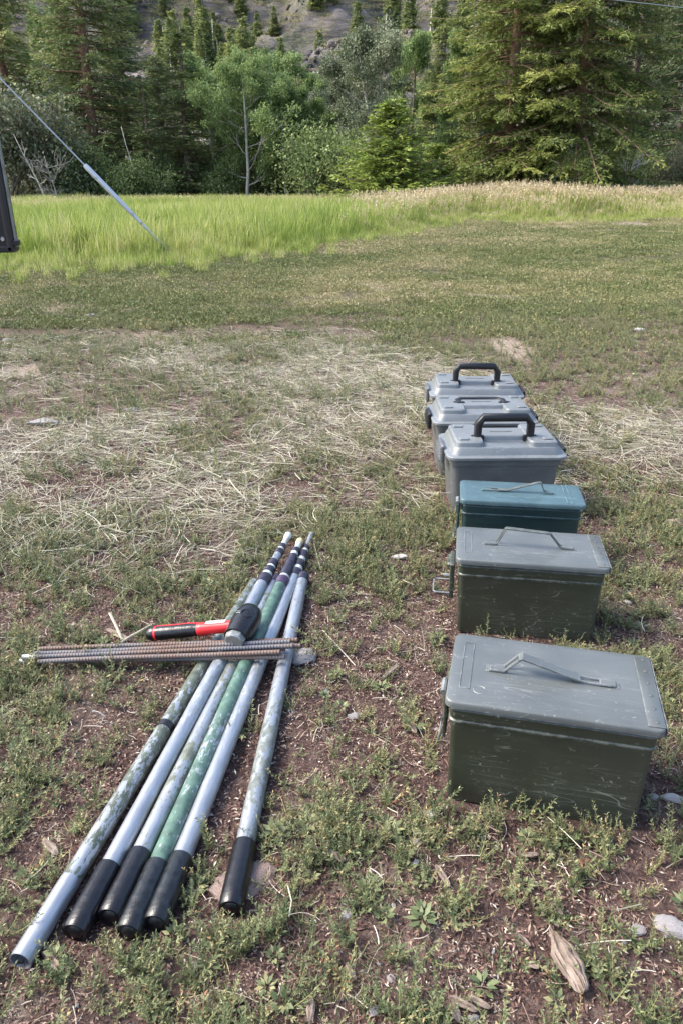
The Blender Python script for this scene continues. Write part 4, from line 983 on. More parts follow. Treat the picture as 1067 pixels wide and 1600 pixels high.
# ------------------------------------------------------------------ steel ammunition cans
def rivet_mesh():
    return autosmooth(mesh_vf('rivet', lathe([(0, .0028), (.0006, .0028), (.0012, .0016), (.0013, .0002)], 8, 'Z'), STEEL_O))
RIV = rivet_mesh()
def ammo_can(b, label, paint, lid_paint, handle, latch, hinge_strip=True):
    cx, cy = can_ctr(b); L, W, H = b[3:6]
    t = thing('ammo_can', label, 'ammo can', (cx, cy, float(ground_z(np.array([cx]), np.array([cy]))[0]) * .3), b[2], 'metal ammunition cans')
    lz = H - .013; bl, bw = L - .013, W - .013
    # body: slightly narrower below the pressed band near the top
    rings = [(.0, bl - .016, bw - .014, .008), (.003, bl - .010, bw - .009, .009), (H - .041, bl - .005, bw - .005, .009), (H - .039, bl + .001, bw + .001, .010), (H - .037, bl + .001, bw + .001, .010), (H - .0355, bl - .002, bw - .002, .010),
             
             (H - .019, bl + .000, bw, .010), (H - .016, bl - .004, bw - .004, .009), (lz + .002, bl - .004, bw - .004, .009)]
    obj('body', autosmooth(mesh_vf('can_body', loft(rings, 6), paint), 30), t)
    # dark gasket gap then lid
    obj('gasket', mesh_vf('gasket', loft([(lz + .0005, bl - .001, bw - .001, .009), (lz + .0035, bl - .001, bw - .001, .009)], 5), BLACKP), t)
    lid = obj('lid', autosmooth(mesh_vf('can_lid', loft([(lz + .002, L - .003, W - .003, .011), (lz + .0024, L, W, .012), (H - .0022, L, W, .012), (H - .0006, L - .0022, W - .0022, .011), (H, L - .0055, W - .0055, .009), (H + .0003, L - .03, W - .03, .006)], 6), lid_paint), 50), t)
    # pressed label frame at the left of the lid
    fr = []
    fl, fw = .014, W * .66; x0 = -L / 2 + .024
    for dx, dy, a_, b_ in ((-fl / 2, 0, .0016, fw), (fl / 2, 0, .0016, fw), (0, -fw / 2, fl, .0016), (0, fw / 2, fl, .0016)):
        fr.append(rbox(a_, b_, .0012, .0004, x0 + dx, .004 + dy, H))
    if latch != 'none' and hinge_strip: obj('pressed_frame', mesh_vf('pressed_frame', join(*fr), lid_paint), lid)
    if hinge_strip:
        hs = obj('hinge_plate', autosmooth(mesh_vf('hinge_plate', join(rbox(.022, W - .012, .0018, .0006, L / 2 - .0125, 0, H), rbox(.0016, W - .012, .016, .0005, L / 2 + .0006, 0, H - .0155)), lid_paint), 40), t)
        for k in range(6):
            obj('rivet', RIV, hs, (L / 2 - .0115, (k - 2.5) * (W - .03) / 5, H + .0018))
    else:
        for dx in (.040, .030): obj('lid_rib', autosmooth(mesh_vf('lid_rib', rbox(.003, W - .012, .0016, .0007, L / 2 - dx, 0, H), lid_paint)), lid)
    # handle: clips, bail
    h = thing('tmp', None, None); bpy.data.objects.remove(h)
    def clip(x, s):
        vf = join(rbox(.022, .013, .0042, .001, x, 0, H + .0004), rbox(.005, .014, .0016, .0005, x + s * .0135, 0, H))
        return obj('handle_clip', mesh_vf('handle_clip', vf, lid_paint), t)
    clip(handle['clips'][0], -1); clip(handle['clips'][1], 1)
    parts = []
    for path, wd, th in handle['straps']: parts.append(strap([(p[0], p[1], p[2] + H) for p in path], wd, th))
    for path, r in handle['rods']:
        V, F = tube(np.array([(p[0], p[1], p[2] + H) for p in path]), r, 6); parts.append(([tuple(v) for v in V], [tuple(dict.fromkeys(int(i) for i in f)) for f in F]))
    obj('handle', autosmooth(mesh_vf('can_handle', join(*parts), handle['mat'])), t)
    # latch on the left end
    xl = -L / 2
    if latch == 'closed':
        la = obj('latch', autosmooth(mesh_vf('latch', join(rbox(.005, W * .34, .082, .002, xl - .001, -.01, H - .105), rbox(.007, W * .24, .028, .003, xl - .003, -.01, H - .055)), paint)), t)
        V, F = tube(np.array([(xl - .005, -.05, H - .014), (xl - .005, -.02, H - .014)]), .0045, 8)
        obj('latch_roller', mesh_vf('latch_roller', (V, [tuple(dict.fromkeys(int(i) for i in f)) for f in F]), STEEL), la)
        y0 = -.01; w2 = W * .12
        V, F = tube(np.array([(xl - .004, y0 - w2, H - .088), (xl - .009, y0 - w2, H - .116), (xl - .009, y0 + w2, H - .116), (xl - .004, y0 + w2, H - .088)]), .0016, 6)
        obj('latch_wire', mesh_vf('latch_wire', (V, [tuple(dict.fromkeys(int(i) for i in f)) for f in F]), STEEL), la)
    elif latch == 'open':
        la = obj('latch', autosmooth(mesh_vf('latch', join(rbox(.010, W * .42, .078, .002, xl - .005, -.01, H - .108), rbox(.016, W * .3, .012, .003, xl - .008, -.01, H - .045)), paint)), t)
        y0 = -.02; w2 = .026
        V, F = tube(np.array([(xl - .008, y0 - w2, H - .092), (xl - .036, y0 - w2, H - .092), (xl - .040, y0 - w2 + .005, H - .092), (xl - .040, y0 + w2 - .005, H - .090), (xl - .036, y0 + w2, H - .090), (xl - .008, y0 + w2, H - .090)]), .0017, 6)
        obj('latch_wire', mesh_vf('latch_wire', (V, [tuple(dict.fromkeys(int(i) for i in f)) for f in F]), STEEL), la)
        V, F = tube(np.array([(xl - .009, y0 - .0, H - .066), (xl - .022, y0 + .0, H - .066)]), .0035, 8)
        obj('latch_roller', mesh_vf('latch_roller', (V, [tuple(dict.fromkeys(int(i) for i in f)) for f in F]), STEEL), la)
    return t
HA = dict(clips=(-.076, .076), mat=OLIVE_SKYLIT,
  straps=[([(-.047, .002, .0245), (-.043, .002, .0275), (.030, 0, .0075), (.038, 0, .0055)], .017, .0026)],
  rods=[([(-.080, -.005, .0035), (-.066, -.005, .004), (-.047, -.0055, .0255)], .0021), ([(-.080, .007, .0035), (-.066, .007, .004), (-.047, .0085, .0255)], .0021),
        ([(.036, -.006, .0055), (.050, -.006, .0035), (.080, -.006, .003)], .0016), ([(.036, .006, .0055), (.050, .006, .0035), (.080, .006, .003)], .0016),
        ([(-.092, 0, .0012), (-.062, 0, .0012)], .0012), ([(.062, 0, .0012), (.092, 0, .0012)], .0012)])
HB = dict(clips=(-.076, .073), mat=STEEL_O,
  straps=[([(-.050, .002, .0345), (-.046, .001, .0362), (.033, -.004, .0330), (.037, -.004, .0312)], .011, .0018)],
  rods=[([(-.080, -.005, .0035), (-.064, -.005, .004), (-.049, -.003, .035)], .0016), ([(-.080, .006, .0035), (-.064, .006, .004), (-.049, .006, .035)], .0016),
        ([(.036, -.008, .032), (.058, -.005, .004), (.078, -.005, .003)], .0016), ([(.036, .001, .032), (.058, .006, .004), (.078, .006, .003)], .0016)])
HC = dict(clips=(-.078, .062), mat=STEEL_O,
  straps=[([(-.052, 0, .004), (-.030, 0, .004), (.030, 0, .0235), (.040, 0, .0262), (.044, 0, .0250)], .011, .0018)],
  rods=[([(-.084, -.005, .0035), (-.050, -.005, .004)], .0016), ([(-.084, .006, .0035), (-.050, .006, .004)], .0016),
        ([(.043, -.004, .026), (.053, -.005, .004), (.070, -.005, .003)], .0016), ([(.043, .005, .026), (.053, .006, .004), (.070, .006, .003)], .0016)])
MARK = solid_mat('scratched_metal', (0.26, 0.27, 0.26), 0.5, .2)
canA = ammo_can(CAN_A, 'olive metal ammo can nearest the camera with half folded handle', OLIVE, OLIVE_SKYLIT, HA, 'closed')
th_ = np.linspace(.6, 5.6, 14); V, F = tube(np.stack([-.098 + .0085 * np.cos(th_), -.052 + .0085 * np.sin(th_), np.full(14, CAN_A[5] + .0004)], 1), .0005, 4)
obj('scratched_letter', mesh_vf('scratched_letter', (V, [tuple(dict.fromkeys(int(i) for i in f)) for f in F]), MARK), canA)
canB = ammo_can(CAN_B, 'olive metal ammo can second from the front with upright handle and open latch', OLIVE, OLIVE_SKYLIT, HB, 'open')
canC = ammo_can(CAN_C, 'narrow teal green metal ammo can between the olive and grey ones', TEAL, TEAL_SKYLIT, HC, 'closed', False)

# ------------------------------------------------------------------ grey plastic ammunition boxes
def plastic_box(b, label, handle_up, z0=0.0, left_black=False):
    cx, cy, yaw, L, W = b
    t = thing('plastic_ammo_box', label, 'ammo box', (cx, cy, z0), yaw, 'grey plastic ammunition boxes')
    rz = .168
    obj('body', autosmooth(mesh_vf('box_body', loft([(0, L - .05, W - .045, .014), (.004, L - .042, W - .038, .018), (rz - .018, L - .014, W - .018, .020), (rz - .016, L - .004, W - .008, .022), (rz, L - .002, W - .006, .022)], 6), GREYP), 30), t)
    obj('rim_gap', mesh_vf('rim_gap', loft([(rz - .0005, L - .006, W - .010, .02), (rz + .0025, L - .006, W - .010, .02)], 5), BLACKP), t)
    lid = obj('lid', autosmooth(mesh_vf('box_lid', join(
        loft([(rz + .002, L + .012, W + .008, .024), (rz + .003, L + .016, W + .012, .026), (rz + .009, L + .016, W + .012, .026), (rz + .0105, L + .012, W + .008, .024), (rz + .012, L - .012, W - .014, .020),
              (rz + .028, L - .022, W - .026, .020), (rz + .031, L - .028, W - .032, .018)], 6),
        loft([(rz + .0302, .076, W - .034, .014, -L / 2 + .052, 0), (rz + .042, .072, W - .040, .013, -L / 2 + .053, 0), (rz + .045, .066, W - .048, .012, -L / 2 + .054, 0)], 5),
        loft([(rz + .0302, .076, W - .034, .014, L / 2 - .052, 0), (rz + .042, .072, W - .040, .013, L / 2 - .053, 0), (rz + .045, .066, W - .048, .012, L / 2 - .054, 0)], 5),
        loft([(rz + .0300, L - .16, W * .40, .006, 0, .012), (rz + .041, L - .165, W * .36, .006, 0, .012), (rz + .0435, L - .17, W * .33, .006, 0, .012)], 4)), GREYP_LID), 28), t)
    for sx in (-1, 1):
        for sy in (-1, 1):
            obj('corner_pad', autosmooth(mesh_vf('corner_pad', rbox(.026, .020, .004, .0015, sx * (L / 2 - .040), sy * (W / 2 - .045), rz + .0448), GREYP_LID)), lid)
    obj('ridge_slot', mesh_vf('ridge_slot', rbox(.060, .006, .0012, .0003, 0, .012, rz + .0434), GREYP), lid)
    # black handle
    hx = .070; hy = -.030 if handle_up else .0; hz = rz + .034
    for s in (-1, 1):
        obj('handle_mount', autosmooth(mesh_vf('handle_mount', join(rbox(.036, .012, .018, .002, s * hx, hy + .001, rz + .029), rbox(.010, .018, .020, .002, s * hx, hy, rz + .029)), BLACKP)), t)
    if handle_up: P = [(-hx, hy, hz), (-hx, hy, hz + .044), (-hx + .013, hy, hz + .062), (hx - .013, hy, hz + .062), (hx, hy, hz + .044), (hx, hy, hz)]
    else: P = [(-hx, hy - .01, hz + .006), (-hx, hy + .030, hz + .006), (-hx + .013, hy + .044, hz + .006), (hx - .013, hy + .044, hz + .006), (hx, hy + .030, hz + .006), (hx, hy - .01, hz + .006)]
    P = np.array(P); 
    n = np.array([0, 1.0, 0]) if handle_up else np.array([0, 0, 1.0])
    V = []; F = []; hw = .009 if handle_up else .0075; hd = .009 if handle_up else .008
    Tn = np.gradient(P, axis=0); Tn /= np.linalg.norm(Tn, axis=1, keepdims=True)
    for i, p in enumerate(P):
        s = np.cross(Tn[i], n); m_ = 1.12 if 0 < i < 5 else 1
        for a_, b_ in ((-1, -.7), (-.7, -1), (.7, -1), (1, -.7), (1, .7), (.7, 1), (-.7, 1), (-1, .7)): V.append(tuple(p + s * hw * m_ * a_ + n * hd * b_))
    for i in range(5):
        for j in range(8): F.append((i * 8 + j, i * 8 + (j + 1) % 8, (i + 1) * 8 + (j + 1) % 8, (i + 1) * 8 + j))
    F += [tuple(range(8)), tuple(range(40, 48))[::-1]]
    obj('handle', autosmooth(mesh_vf('box_handle', (V, F), BLACKP), 50), t)
    # latch on the left with ribs, black hinge on the right
    lm = BLACKP if left_black else GREYP
    la = obj('latch', autosmooth(mesh_vf('latch', join(rbox(.011, .075, .050, .003, -L / 2 - .0105, 0, rz - .030), *[rbox(.004, .070, .003, .0008, -L / 2 - .0175, 0, rz - .022 + k * .008) for k in range(5)]), lm)), t)
    obj('hinge', autosmooth(mesh_vf('hinge', join(rbox(.012, .090, .026, .003, L / 2 + .012, 0, rz - .012), rbox(.010, .050, .030, .003, L / 2 + .014, 0, rz - .020)), BLACKP)), t)
    return t
plastic_box(BOX_D, 'front grey plastic ammo box with black handle standing up', True)
plastic_box(BOX_E, 'middle grey plastic ammo box with its black handle folded flat', False, 0, True)
plastic_box(BOX_F, 'rearmost grey plastic ammo box of the row with raised black handle', True)

# ------------------------------------------------------------------ telescopic poles
def pole(i, label, tube_mat, grip, segs, band=None, group='metal poles lying in a fan'):
    a, b = pole_ends[i]; d = b - a; Lt = float(np.linalg.norm(d))
    t = bpy.data.objects.new('pole', None); link(t); t.empty_display_size = .05
    tag(t, label, 'pole', group); t.location = a
    t.rotation_euler = Vector(d).to_track_quat('X', 'Z').to_euler()
    sag = lambda V: V
    g0 = grip['len'] if grip else 0.0
    x_end = Lt - sum(s[1] for s in segs)
    # main tube
    r = TR
    prof = [(g0 - .01 if grip else 0, r - .0012)] if grip else []
    xs_ = np.linspace(g0, x_end, 26)
    if grip:
        V, F = lathe([(g0 - .01, r)] + [(x, r + .00022 * math.sin(x * 31 + i) * math.sin(x * 13.7 + 2 * i)) for x in xs_] + [(x_end, r - .002), (x_end, .0003)], 28)
    else:
        V, F = lathe([(.12, r - .0012), (.0, r - .0012), (.0, r)] + [(x, r + .00012 * math.sin(x * 31 + i)) for x in xs_[1:]] + [(x_end, r - .002), (x_end, .0003)], 28)
    obj('tube', autosmooth(mesh_vf('pole_tube', (V, F), tube_mat)), t)
    if not grip:   # bare metal foot section slipped over the mottled tube
        V, F = lathe([(.10, r - .0014), (-.002, r - .0012), (-.002, r + .0004), (.108, r + .0004), (.1085, r - .0005)], 28)
        obj('foot_sleeve', autosmooth(mesh_vf('foot_sleeve', (V, F), POLE_S)), t)
    if grip:
        R = TR + .0028
        V, F = lathe([(-.001, .0004), (-.001, R * .45), (.0015, R * .62), (.0, R * .9), (.003, R), (.02, R + .0004), (g0 - .006, R - .0003), (g0 - .001, R - .0012), (g0, TR)], 28)
        obj('rubber_grip', autosmooth(mesh_vf('rubber_grip', (V, F), grip['mat']), 45), t)
    for x, ln in (band or []):
        V, F = lathe([(x, TR), (x + .0005, TR + .0011), (x + ln - .0005, TR + .0011), (x + ln, TR)], 28); obj('band', autosmooth(mesh_vf('band', (V, F), BLACKP)), t)
    x = x_end
    for kind, ln, rr, mt in segs:
        if kind == 'collar': pr = [(x - .002, rr * .8), (x, rr), (x + ln * .35, rr * .97), (x + ln * .4, rr * 1.03), (x + ln * .9, rr * 1.0), (x + ln, rr * .75), (x + ln, .0003)]
        elif kind == 'knob': pr = [(x - .002, rr * .7), (x + ln * .2, rr), (x + ln * .7, rr), (x + ln * .95, rr * .7), (x + ln, .0003)]
        else: pr = [(x - .004, rr), (x + ln, rr), (x + ln, .0003)]
        V, F = lathe(pr, 20); obj({'collar': 'collar', 'knob': 'tip', 'tube': 'inner_tube'}[kind], autosmooth(mesh_vf('pole_' + kind, (V, F), mt)), t); x += ln
    return t
c_, k_, u_ = 'collar', 'knob', 'tube'
segA = [(c_, .034, .0150, COLLAR), (u_, .012, .0120, PALEC), (c_, .022, .0132, COLLAR), (u_, .010, .0106, PALEC), (c_, .026, .0118, COLLAR), (u_, .034, .0095, POLE_W), (c_, .020, .0108, COLLAR), (u_, .009, .0085, PALEC), (c_, .018, .0096, COLLAR), (u_, .040, .0068, PALEC), (k_, .024, .0092, PALEC)]
segB = [(c_, .030, .0148, PURPLE), (u_, .010, .0118, PALEC), (c_, .040, .0128, COLLAR), (u_, .004, .0105, COLLAR), (c_, .034, .0115, COLLAR), (c_, .022, .0103, COLLAR), (u_, .012, .0090, PALEC), (c_, .020, .0098, COLLAR), (u_, .026, .0070, PALEC), (k_, .026, .0088, YELLOWC)]
segC = [(c_, .028, .0148, COLLAR), (u_, .016, .0118, PALEC), (c_, .030, .0128, COLLAR), (u_, .016, .0102, PALEC), (c_, .034, .0112, COLLAR), (u_, .010, .0088, PALEC), (c_, .018, .0095, COLLAR), (u_, .075, .0058, POLE_W)]
pole(0, 'leftmost pole, mottled grey green with an open bare metal end and black band', POLE_M1, None, [], [(.395, .014)])
pole(1, 'bare silver pole with black grip, second from the left, lying under the hammer head', POLE_S, dict(len=.094, mat=RUBBER), segA)
pole(2, 'pale mottled pole tucked between the silver and the green pole', POLE_M2, dict(len=.096, mat=RUBBER), [(c_, .03, .0146, COLLAR)])
pole(3, 'green painted pole with worn specks, purple collar and yellowed tip', POLE_G, dict(len=.097, mat=RUBBER_D), segB)
pole(4, 'silver pole right of the green one with a thin pale tip', POLE_S, dict(len=.097, mat=RUBBER_D), segC)
pole(5, 'rightmost speckled pole lying apart from the fan with a glossy black grip', POLE_W, dict(len=.099, mat=RUBBER), [(c_, .028, .0146, COLLAR)])

# ------------------------------------------------------------------ rebar stakes
def rebar(i, pa, pb, za, zb, label, bend=0.0, capped=False):
    a = gp(*pa, za); b = gp(*pb, zb); d = b - a; L_ = float(np.linalg.norm(d))
    t = bpy.data.objects.new('rebar_stake', None); link(t); t.empty_display_size = .03
    tag(t, label, 'rebar', 'steel rebar stakes across the poles'); t.location = a; t.rotation_euler = Vector(d).to_track_quat('X', 'Z').to_euler()
    pitch = .0058; n = int(L_ / pitch); P = []; R = []
    for k in range(n):
        x = k * pitch
        for dx, rr in ((0, .0044), (.0022, .0044), (.0030, .0050), (.0046, .0050), (.0053, .0044)):
            P.append((x + dx, bend * math.sin(math.pi * (x + dx) / L_), bend * .4 * math.sin(2.2 * math.pi * (x + dx) / L_))); R.append(rr)
    V, F = tube(np.array(P), np.array(R), 8)
    obj('bar', autosmooth(mesh_vf('rebar_bar', (V, [tuple(dict.fromkeys(int(q) for q in f)) for f in F]), REBAR), 60), t)
    if capped:
        V, F = lathe([(-.004, .0003), (-.004, .0062), (.020, .0066), (.0205, .004)], 12); obj('end_sleeve', autosmooth(mesh_vf('end_sleeve', (V, F), STEEL)), t)
RB = [((62, 1014), (468, 1000), .016, .046, 'rusty rebar stake at the back of the bundle', .001, False),
      ((56, 1021), (456, 1002), .026, .057, 'reddish rusted rebar stake lying on top of the bundle', -.002, False),
      ((48, 1023), (450, 1014), .010, .045, 'bluish grey rebar stake in the middle of the bundle', .002, False),
      ((40, 1027), (462, 1009), .022, .055, 'rebar stake with a bright sleeve on its left end', .000, True),
      ((36, 1033), (448, 1026), .012, .045, 'front rebar stake with dotted ribs catching the light', -.001, True),
      ((60, 1034), (440, 1019), .023, .054, 'brown rebar stake slanting over the front of the bundle', .002, False),
      ((70, 1019), (474, 1009), .008, .044, 'rebar stake reaching furthest right beyond the poles', .0, False)]
for i, q in enumerate(RB): rebar(i, *q)

# ------------------------------------------------------------------ hammer
def hammer():
    g = gp(231, 991, .030); hd = gp(378, 977, .062)
    t = bpy.data.objects.new('hammer', None); link(t); t.empty_display_size = .05
    tag(t, 'black and red handled sledge hammer lying across the poles', 'hammer'); t.location = g
    d = Vector(hd - g); Lh = d.length; t.rotation_euler = d.to_track_quat('X', 'Z').to_euler()
    def oval(prof, name, mt, ry=1.0, rzz=1.25, y0=0):
        V, F = lathe(prof, 20); V = V * [1, ry, rzz]; return obj(name, autosmooth(mesh_vf(name, (V, F), mt), 40), t)
    Lg = Lh - .006
    oval([(-.002, .0003), (-.001, .008), (.003, .0118), (.012, .0146), (.0165, .0140)], 'pommel', RUBBER, 1, 1.0)
    oval([(.0162, .0138), (.0168, .0143), (.0205, .0143), (.021, .0138)], 'red_ring', RED, 1, 1.0)
    oval([(.0208, .0138), (.028, .0144), (.055, .0136), (.085, .0130), (.102, .0126), (.114, .0112), (.1145, .003)], 'grip', RUBBER, 1, 1.0)
    st_ = strap([(.022, .003, .0138), (.05, .003, .0134), (.070, .003, .0130), (.080, .006, .0118), (.09, .006, .0114), (.106, .003, .0122)], .0028, .0018); obj('grip_stripe', mesh_vf('grip_stripe', st_, RED), t)
    oval([(.098, .0085), (.104, .0128), (.112, .0130), (.135, .0118), (.155, .0116), (Lg - .01, .0118), (Lg - .01, .003)], 'neck', RED, 1, 1.0)
    lb = strap([(.121, 0.002, .0124), (.14, 0.002, .0118), (.160, 0.002, .0117)], .010, .0006); 
    obj('label_strip', mesh_vf('label_strip', lb, PALEC), t)
    for k, (x0, ln) in enumerate([(.125, .006), (.133, .009), (.144, .005), (.150, .004)]):
        obj('print_mark', mesh_vf('print_mark', rbox(ln, .0022, .0004, .0001, x0 + ln / 2, .003 if k % 2 else .001, .0120), RED), t)
    # head: barrel shaped, across the handle
    tgt = gp(397, 950, .060) - gp(370, 996, .050); M_ = t.rotation_euler.to_matrix().inverted(); ax = (M_ @ Vector(tgt)).normalized()
    hc_ = M_ @ Vector(hd - g) + Vector((.004, 0, 0))
    hdobj = bpy.data.objects.new('head', None)
    V, F = lathe([(-.040, .0225), (-.0395, .0235), (-.030, .0245), (-.012, .0262), (.012, .0268), (.028, .0258), (.040, .0225), (.046, .0165), (.048, .0003)], 24)
    hm_ = autosmooth(mesh_vf('hammer_head', (V, F), RUBBER), 40); ho = obj('head', hm_, t); ho.location = hc_; ho.rotation_euler = ax.to_track_quat('X', 'Z').to_euler()
    V, F = lathe([(-.052, .0003), (-.052, .0165), (-.0495, .0195), (-.041, .0205), (-.036, .0205)], 8)
    obj('striking_face', autosmooth(mesh_vf('striking_face', (V, F), STEEL), 30), ho)
    V, F = lathe([(.0, .011), (.0012, .0112), (.0014, .0092), (.0, .009)], 20, 'Z'); q = obj('side_ring', autosmooth(mesh_vf('side_ring', (V, F), BLACKP)), ho, (.006, -.010, .0235), (.4, 0, 0))
    q2 = obj('head_mark', mesh_vf('head_mark', join(rbox(.002, .009, .0006, .0002, -.008, .006, 0), rbox(.002, .007, .0006, .0002, -.003, .006, 0)), STEEL), ho, (.012, 0, .0262))
hammer()

# ------------------------------------------------------------------ stones and wood
smesh = {}
def stone(px, py, wpx, mat, label, aspect=.7, flat=.35, rot=0.0, k=0, sink=.35):
    p = gp(px, py, 0.0); z_ = float(np.dot(p - [0, 0, CAM_H], FWD)); r = wpx * z_ / CAM_F / 2
    me = pebble(700 + k, 4, mat, flat, .3); o = obj('stone', me, None, (p[0], p[1], float(ground_z(p[:1], p[1:2])[0]) + r * flat * (1 - sink) * .6), (0, 0, rot)); o.scale = (r, r * aspect / .75, r)
    tag(o, label, 'stone', 'loose stones on the ground')
S = [(372, 1385, 118, ST_PINK, 'large flat reddish stone under the end of the rightmost pole', .62, .18, .5, .5), (470, 1028, 46, ST_GREY, 'rough grey stone below the right ends of the rebar stakes', .8, .4, .2, .3),
     (1052, 1455, 62, ST_GREY, 'big grey stone at the right edge near the bottom corner', .7, .35, -.5, .3), (996, 1455, 32, ST_GREY, 'smaller grey stone left of the big one at the bottom right', .8, .3, 0, .4),
     (373, 1476, 24, ST_PALE, 'small pale flat stone below the rightmost pole grip', .55, .35, 0, .3), (306, 1510, 17, ST_DARK, 'small dark bluish stone under the pole ends', 1.0, .5, 0, .3),
     (541, 1431, 22, ST_GREY, 'round grey pebble midway along the bottom of the photo', .8, .5, .5, .3), (649, 1351, 16, ST_PALE, 'pale pebble right of the long wood splinter', .8, .5, 1, .3), (582, 1580, 18, ST_PALE, 'pale oval stone at the bottom edge', 1.2, .5, 1.2, .3),
     (611, 1531, 13, ST_GREY, 'round grey pebble above the pale oval stone', .9, .6, 0, .3), (650, 1318, 20, ST_PALE, 'whitish stone below the left corner of the front can', .8, .4, .3, .3), (672, 1276, 14, ST_PALE, 'pale pebble near the base of the front can', 1, .5, .3, .3),
     (68, 662, 52, ST_GREY, 'flat grey stone in the straw at the left', .5, .25, .2, .3), (146, 496, 26, ST_GREY, 'grey stone in the turf at the upper left', .6, .35, 0, .3), (208, 641, 30, ST_GREY, 'low grey stone half buried in straw', .5, .25, .1, .4),
     (14, 533, 22, ST_GREY, 'grey stone at the left edge of the turf', .6, .3, 0, .3), (164, 546, 22, ST_PINK, 'pinkish stone at the upper border of the straw', .6, .3, 0, .3), (997, 517, 20, ST_PALE, 'pale stone in the turf at the right', .5, .3, 0, .3),
     (1058, 822, 46, ST_PINK, 'reddish grey stone at the right edge beside the straw', .7, .35, .1, .3), (1052, 1250, 40, ST_PALE, 'pale stone at the right edge by the front can', .5, .35, -.2, .3), (1020, 1246, 20, ST_GREY, 'grey pebble between the front can and the pale stone', .6, .4, 0, .3),
     (625, 874, 26, ST_PALE, 'pale chalky stone left of the second can', .6, .35, 0, .3), (652, 890, 18, ST_PALE, 'chalky pebble beside the open latch', .6, .35, 0, .3), (980, 943, 16, ST_PALE, 'small pale stone right of the second can', .7, .4, 0, .3), (1008, 926, 12, ST_PALE, 'tiny whitish stone furthest right of the second can', .8, .5, 0, .3),
     (487, 1324, 16, ST_GREY, 'grey pebble between the rightmost pole and the front can', .8, .5, 0, .3), (556, 1118, 30, ST_GREY, 'low grey stone in the weeds between poles and cans', .5, .3, 0, .4), (510, 1082, 16, ST_DARK, 'dark round pebble right of the rightmost pole', .9, .5, 0, .3),
     (705, 1430, 14, ST_DARK, 'dark pebble above the wood crumbs', .8, .5, 0, .3), (738, 1595, 22, ST_GREY, 'grey stone cut by the bottom edge', .8, .4, 0, .3), (12, 1122, 26, ST_PINK, 'pinkish stone at the left edge below the rebar', .7, .4, 0, .3), (96, 528, 18, ST_PALE, 'pale stone in the upper left turf', .5, .3, 0, .3)]
for k, (px, py, wp, m_, lb, asp, fl, ro, sk) in enumerate(S): stone(px, py, wp, m_, lb, asp, fl, ro, k, sk)
def chip(p0, p1, wpx, label, th=.25, seed=0, prof=None, name='wood_chip', cat='wood chip', lift=.002):
    a = gp(*p0, .006); b = gp(*p1, .006); d = b - a; L_ = float(np.linalg.norm(d)); z_ = float(np.dot((a + b) / 2 - [0, 0, CAM_H], FWD)); wd = wpx * z_ / CAM_F
    r_ = np.random.default_rng(seed + 900); n = 40 if th == .30 and prof else 22; m = 17 if prof else 9; t = np.linspace(0, 1, n)
    w_ = np.interp(t, *(prof or ([0, .12, .5, .85, 1], [.15, .7, 1, .75, .2]))) * (1 + .16 * (fbm(t * 9 + seed * 3, t * 0, seed, 3) - .5) * 2)
    c_off = (fbm(t * 3 + seed, t * 0 + 5, seed + 2, 2) - .5) * .3
    V = []; 
    for side in (1, -1):
        for i in range(n):
            for j in range(m):
                v = -1 + 2 * j / (m - 1); yy = (v * .5 * w_[i] + c_off[i] * .5) * wd
                rid = 1.7 * (float(fbm(np.array([t[i] * 4 + seed]), np.array([v * 5.0 + seed]), seed + 7, 4)[0]) - .5)
                edge = (1 - abs(v) ** 3); zz = side * th * wd * .5 * edge * min(1, 4 * min(t[i], 1 - t[i]) + .25) + (rid * th * wd * .9 * edge if side > 0 else 0)
                V.append(((t[i] + .02 * (rid) ) * L_, yy, zz))
    F = []
    for s in range(2):
        o0 = s * n * m
        for i in range(n - 1):
            for j in range(m - 1):
                q = (o0 + i * m + j, o0 + (i + 1) * m + j, o0 + (i + 1) * m + j + 1, o0 + i * m + j + 1); F.append(q if s == 0 else q[::-1])
    for i in range(n - 1):
        F.append((i * m, n * m + i * m, n * m + (i + 1) * m, (i + 1) * m)); e = m - 1; F.append((i * m + e, (i + 1) * m + e, n * m + (i + 1) * m + e, n * m + i * m + e))
    for j in range(m - 1):
        F.append((j, j + 1, n * m + j + 1, n * m + j)); q = (n - 1) * m; F.append((q + j, n * m + q + j, n * m + q + j + 1, q + j + 1))
    o = obj(name, autosmooth(mesh_vf(name, (V, F), WOOD), 50)); o.location = a + [0, 0, lift + th * wd * .3]
    o.rotation_euler = (r_.normal(0, .12), r_.normal(0, .05), math.atan2(d[1], d[0])); tag(o, label, cat, 'wood pieces in the dirt'); return o
chip((910, 1556), (858, 1458), 42, 'large weathered bark slab with a pointed tip at the bottom right', .30, 1, ([0, .05, .2, .45, .62, .72, .85, 1], [.35, .62, .75, 1.0, .95, .70, .35, .1]), 'bark_slab', 'bark', .004)
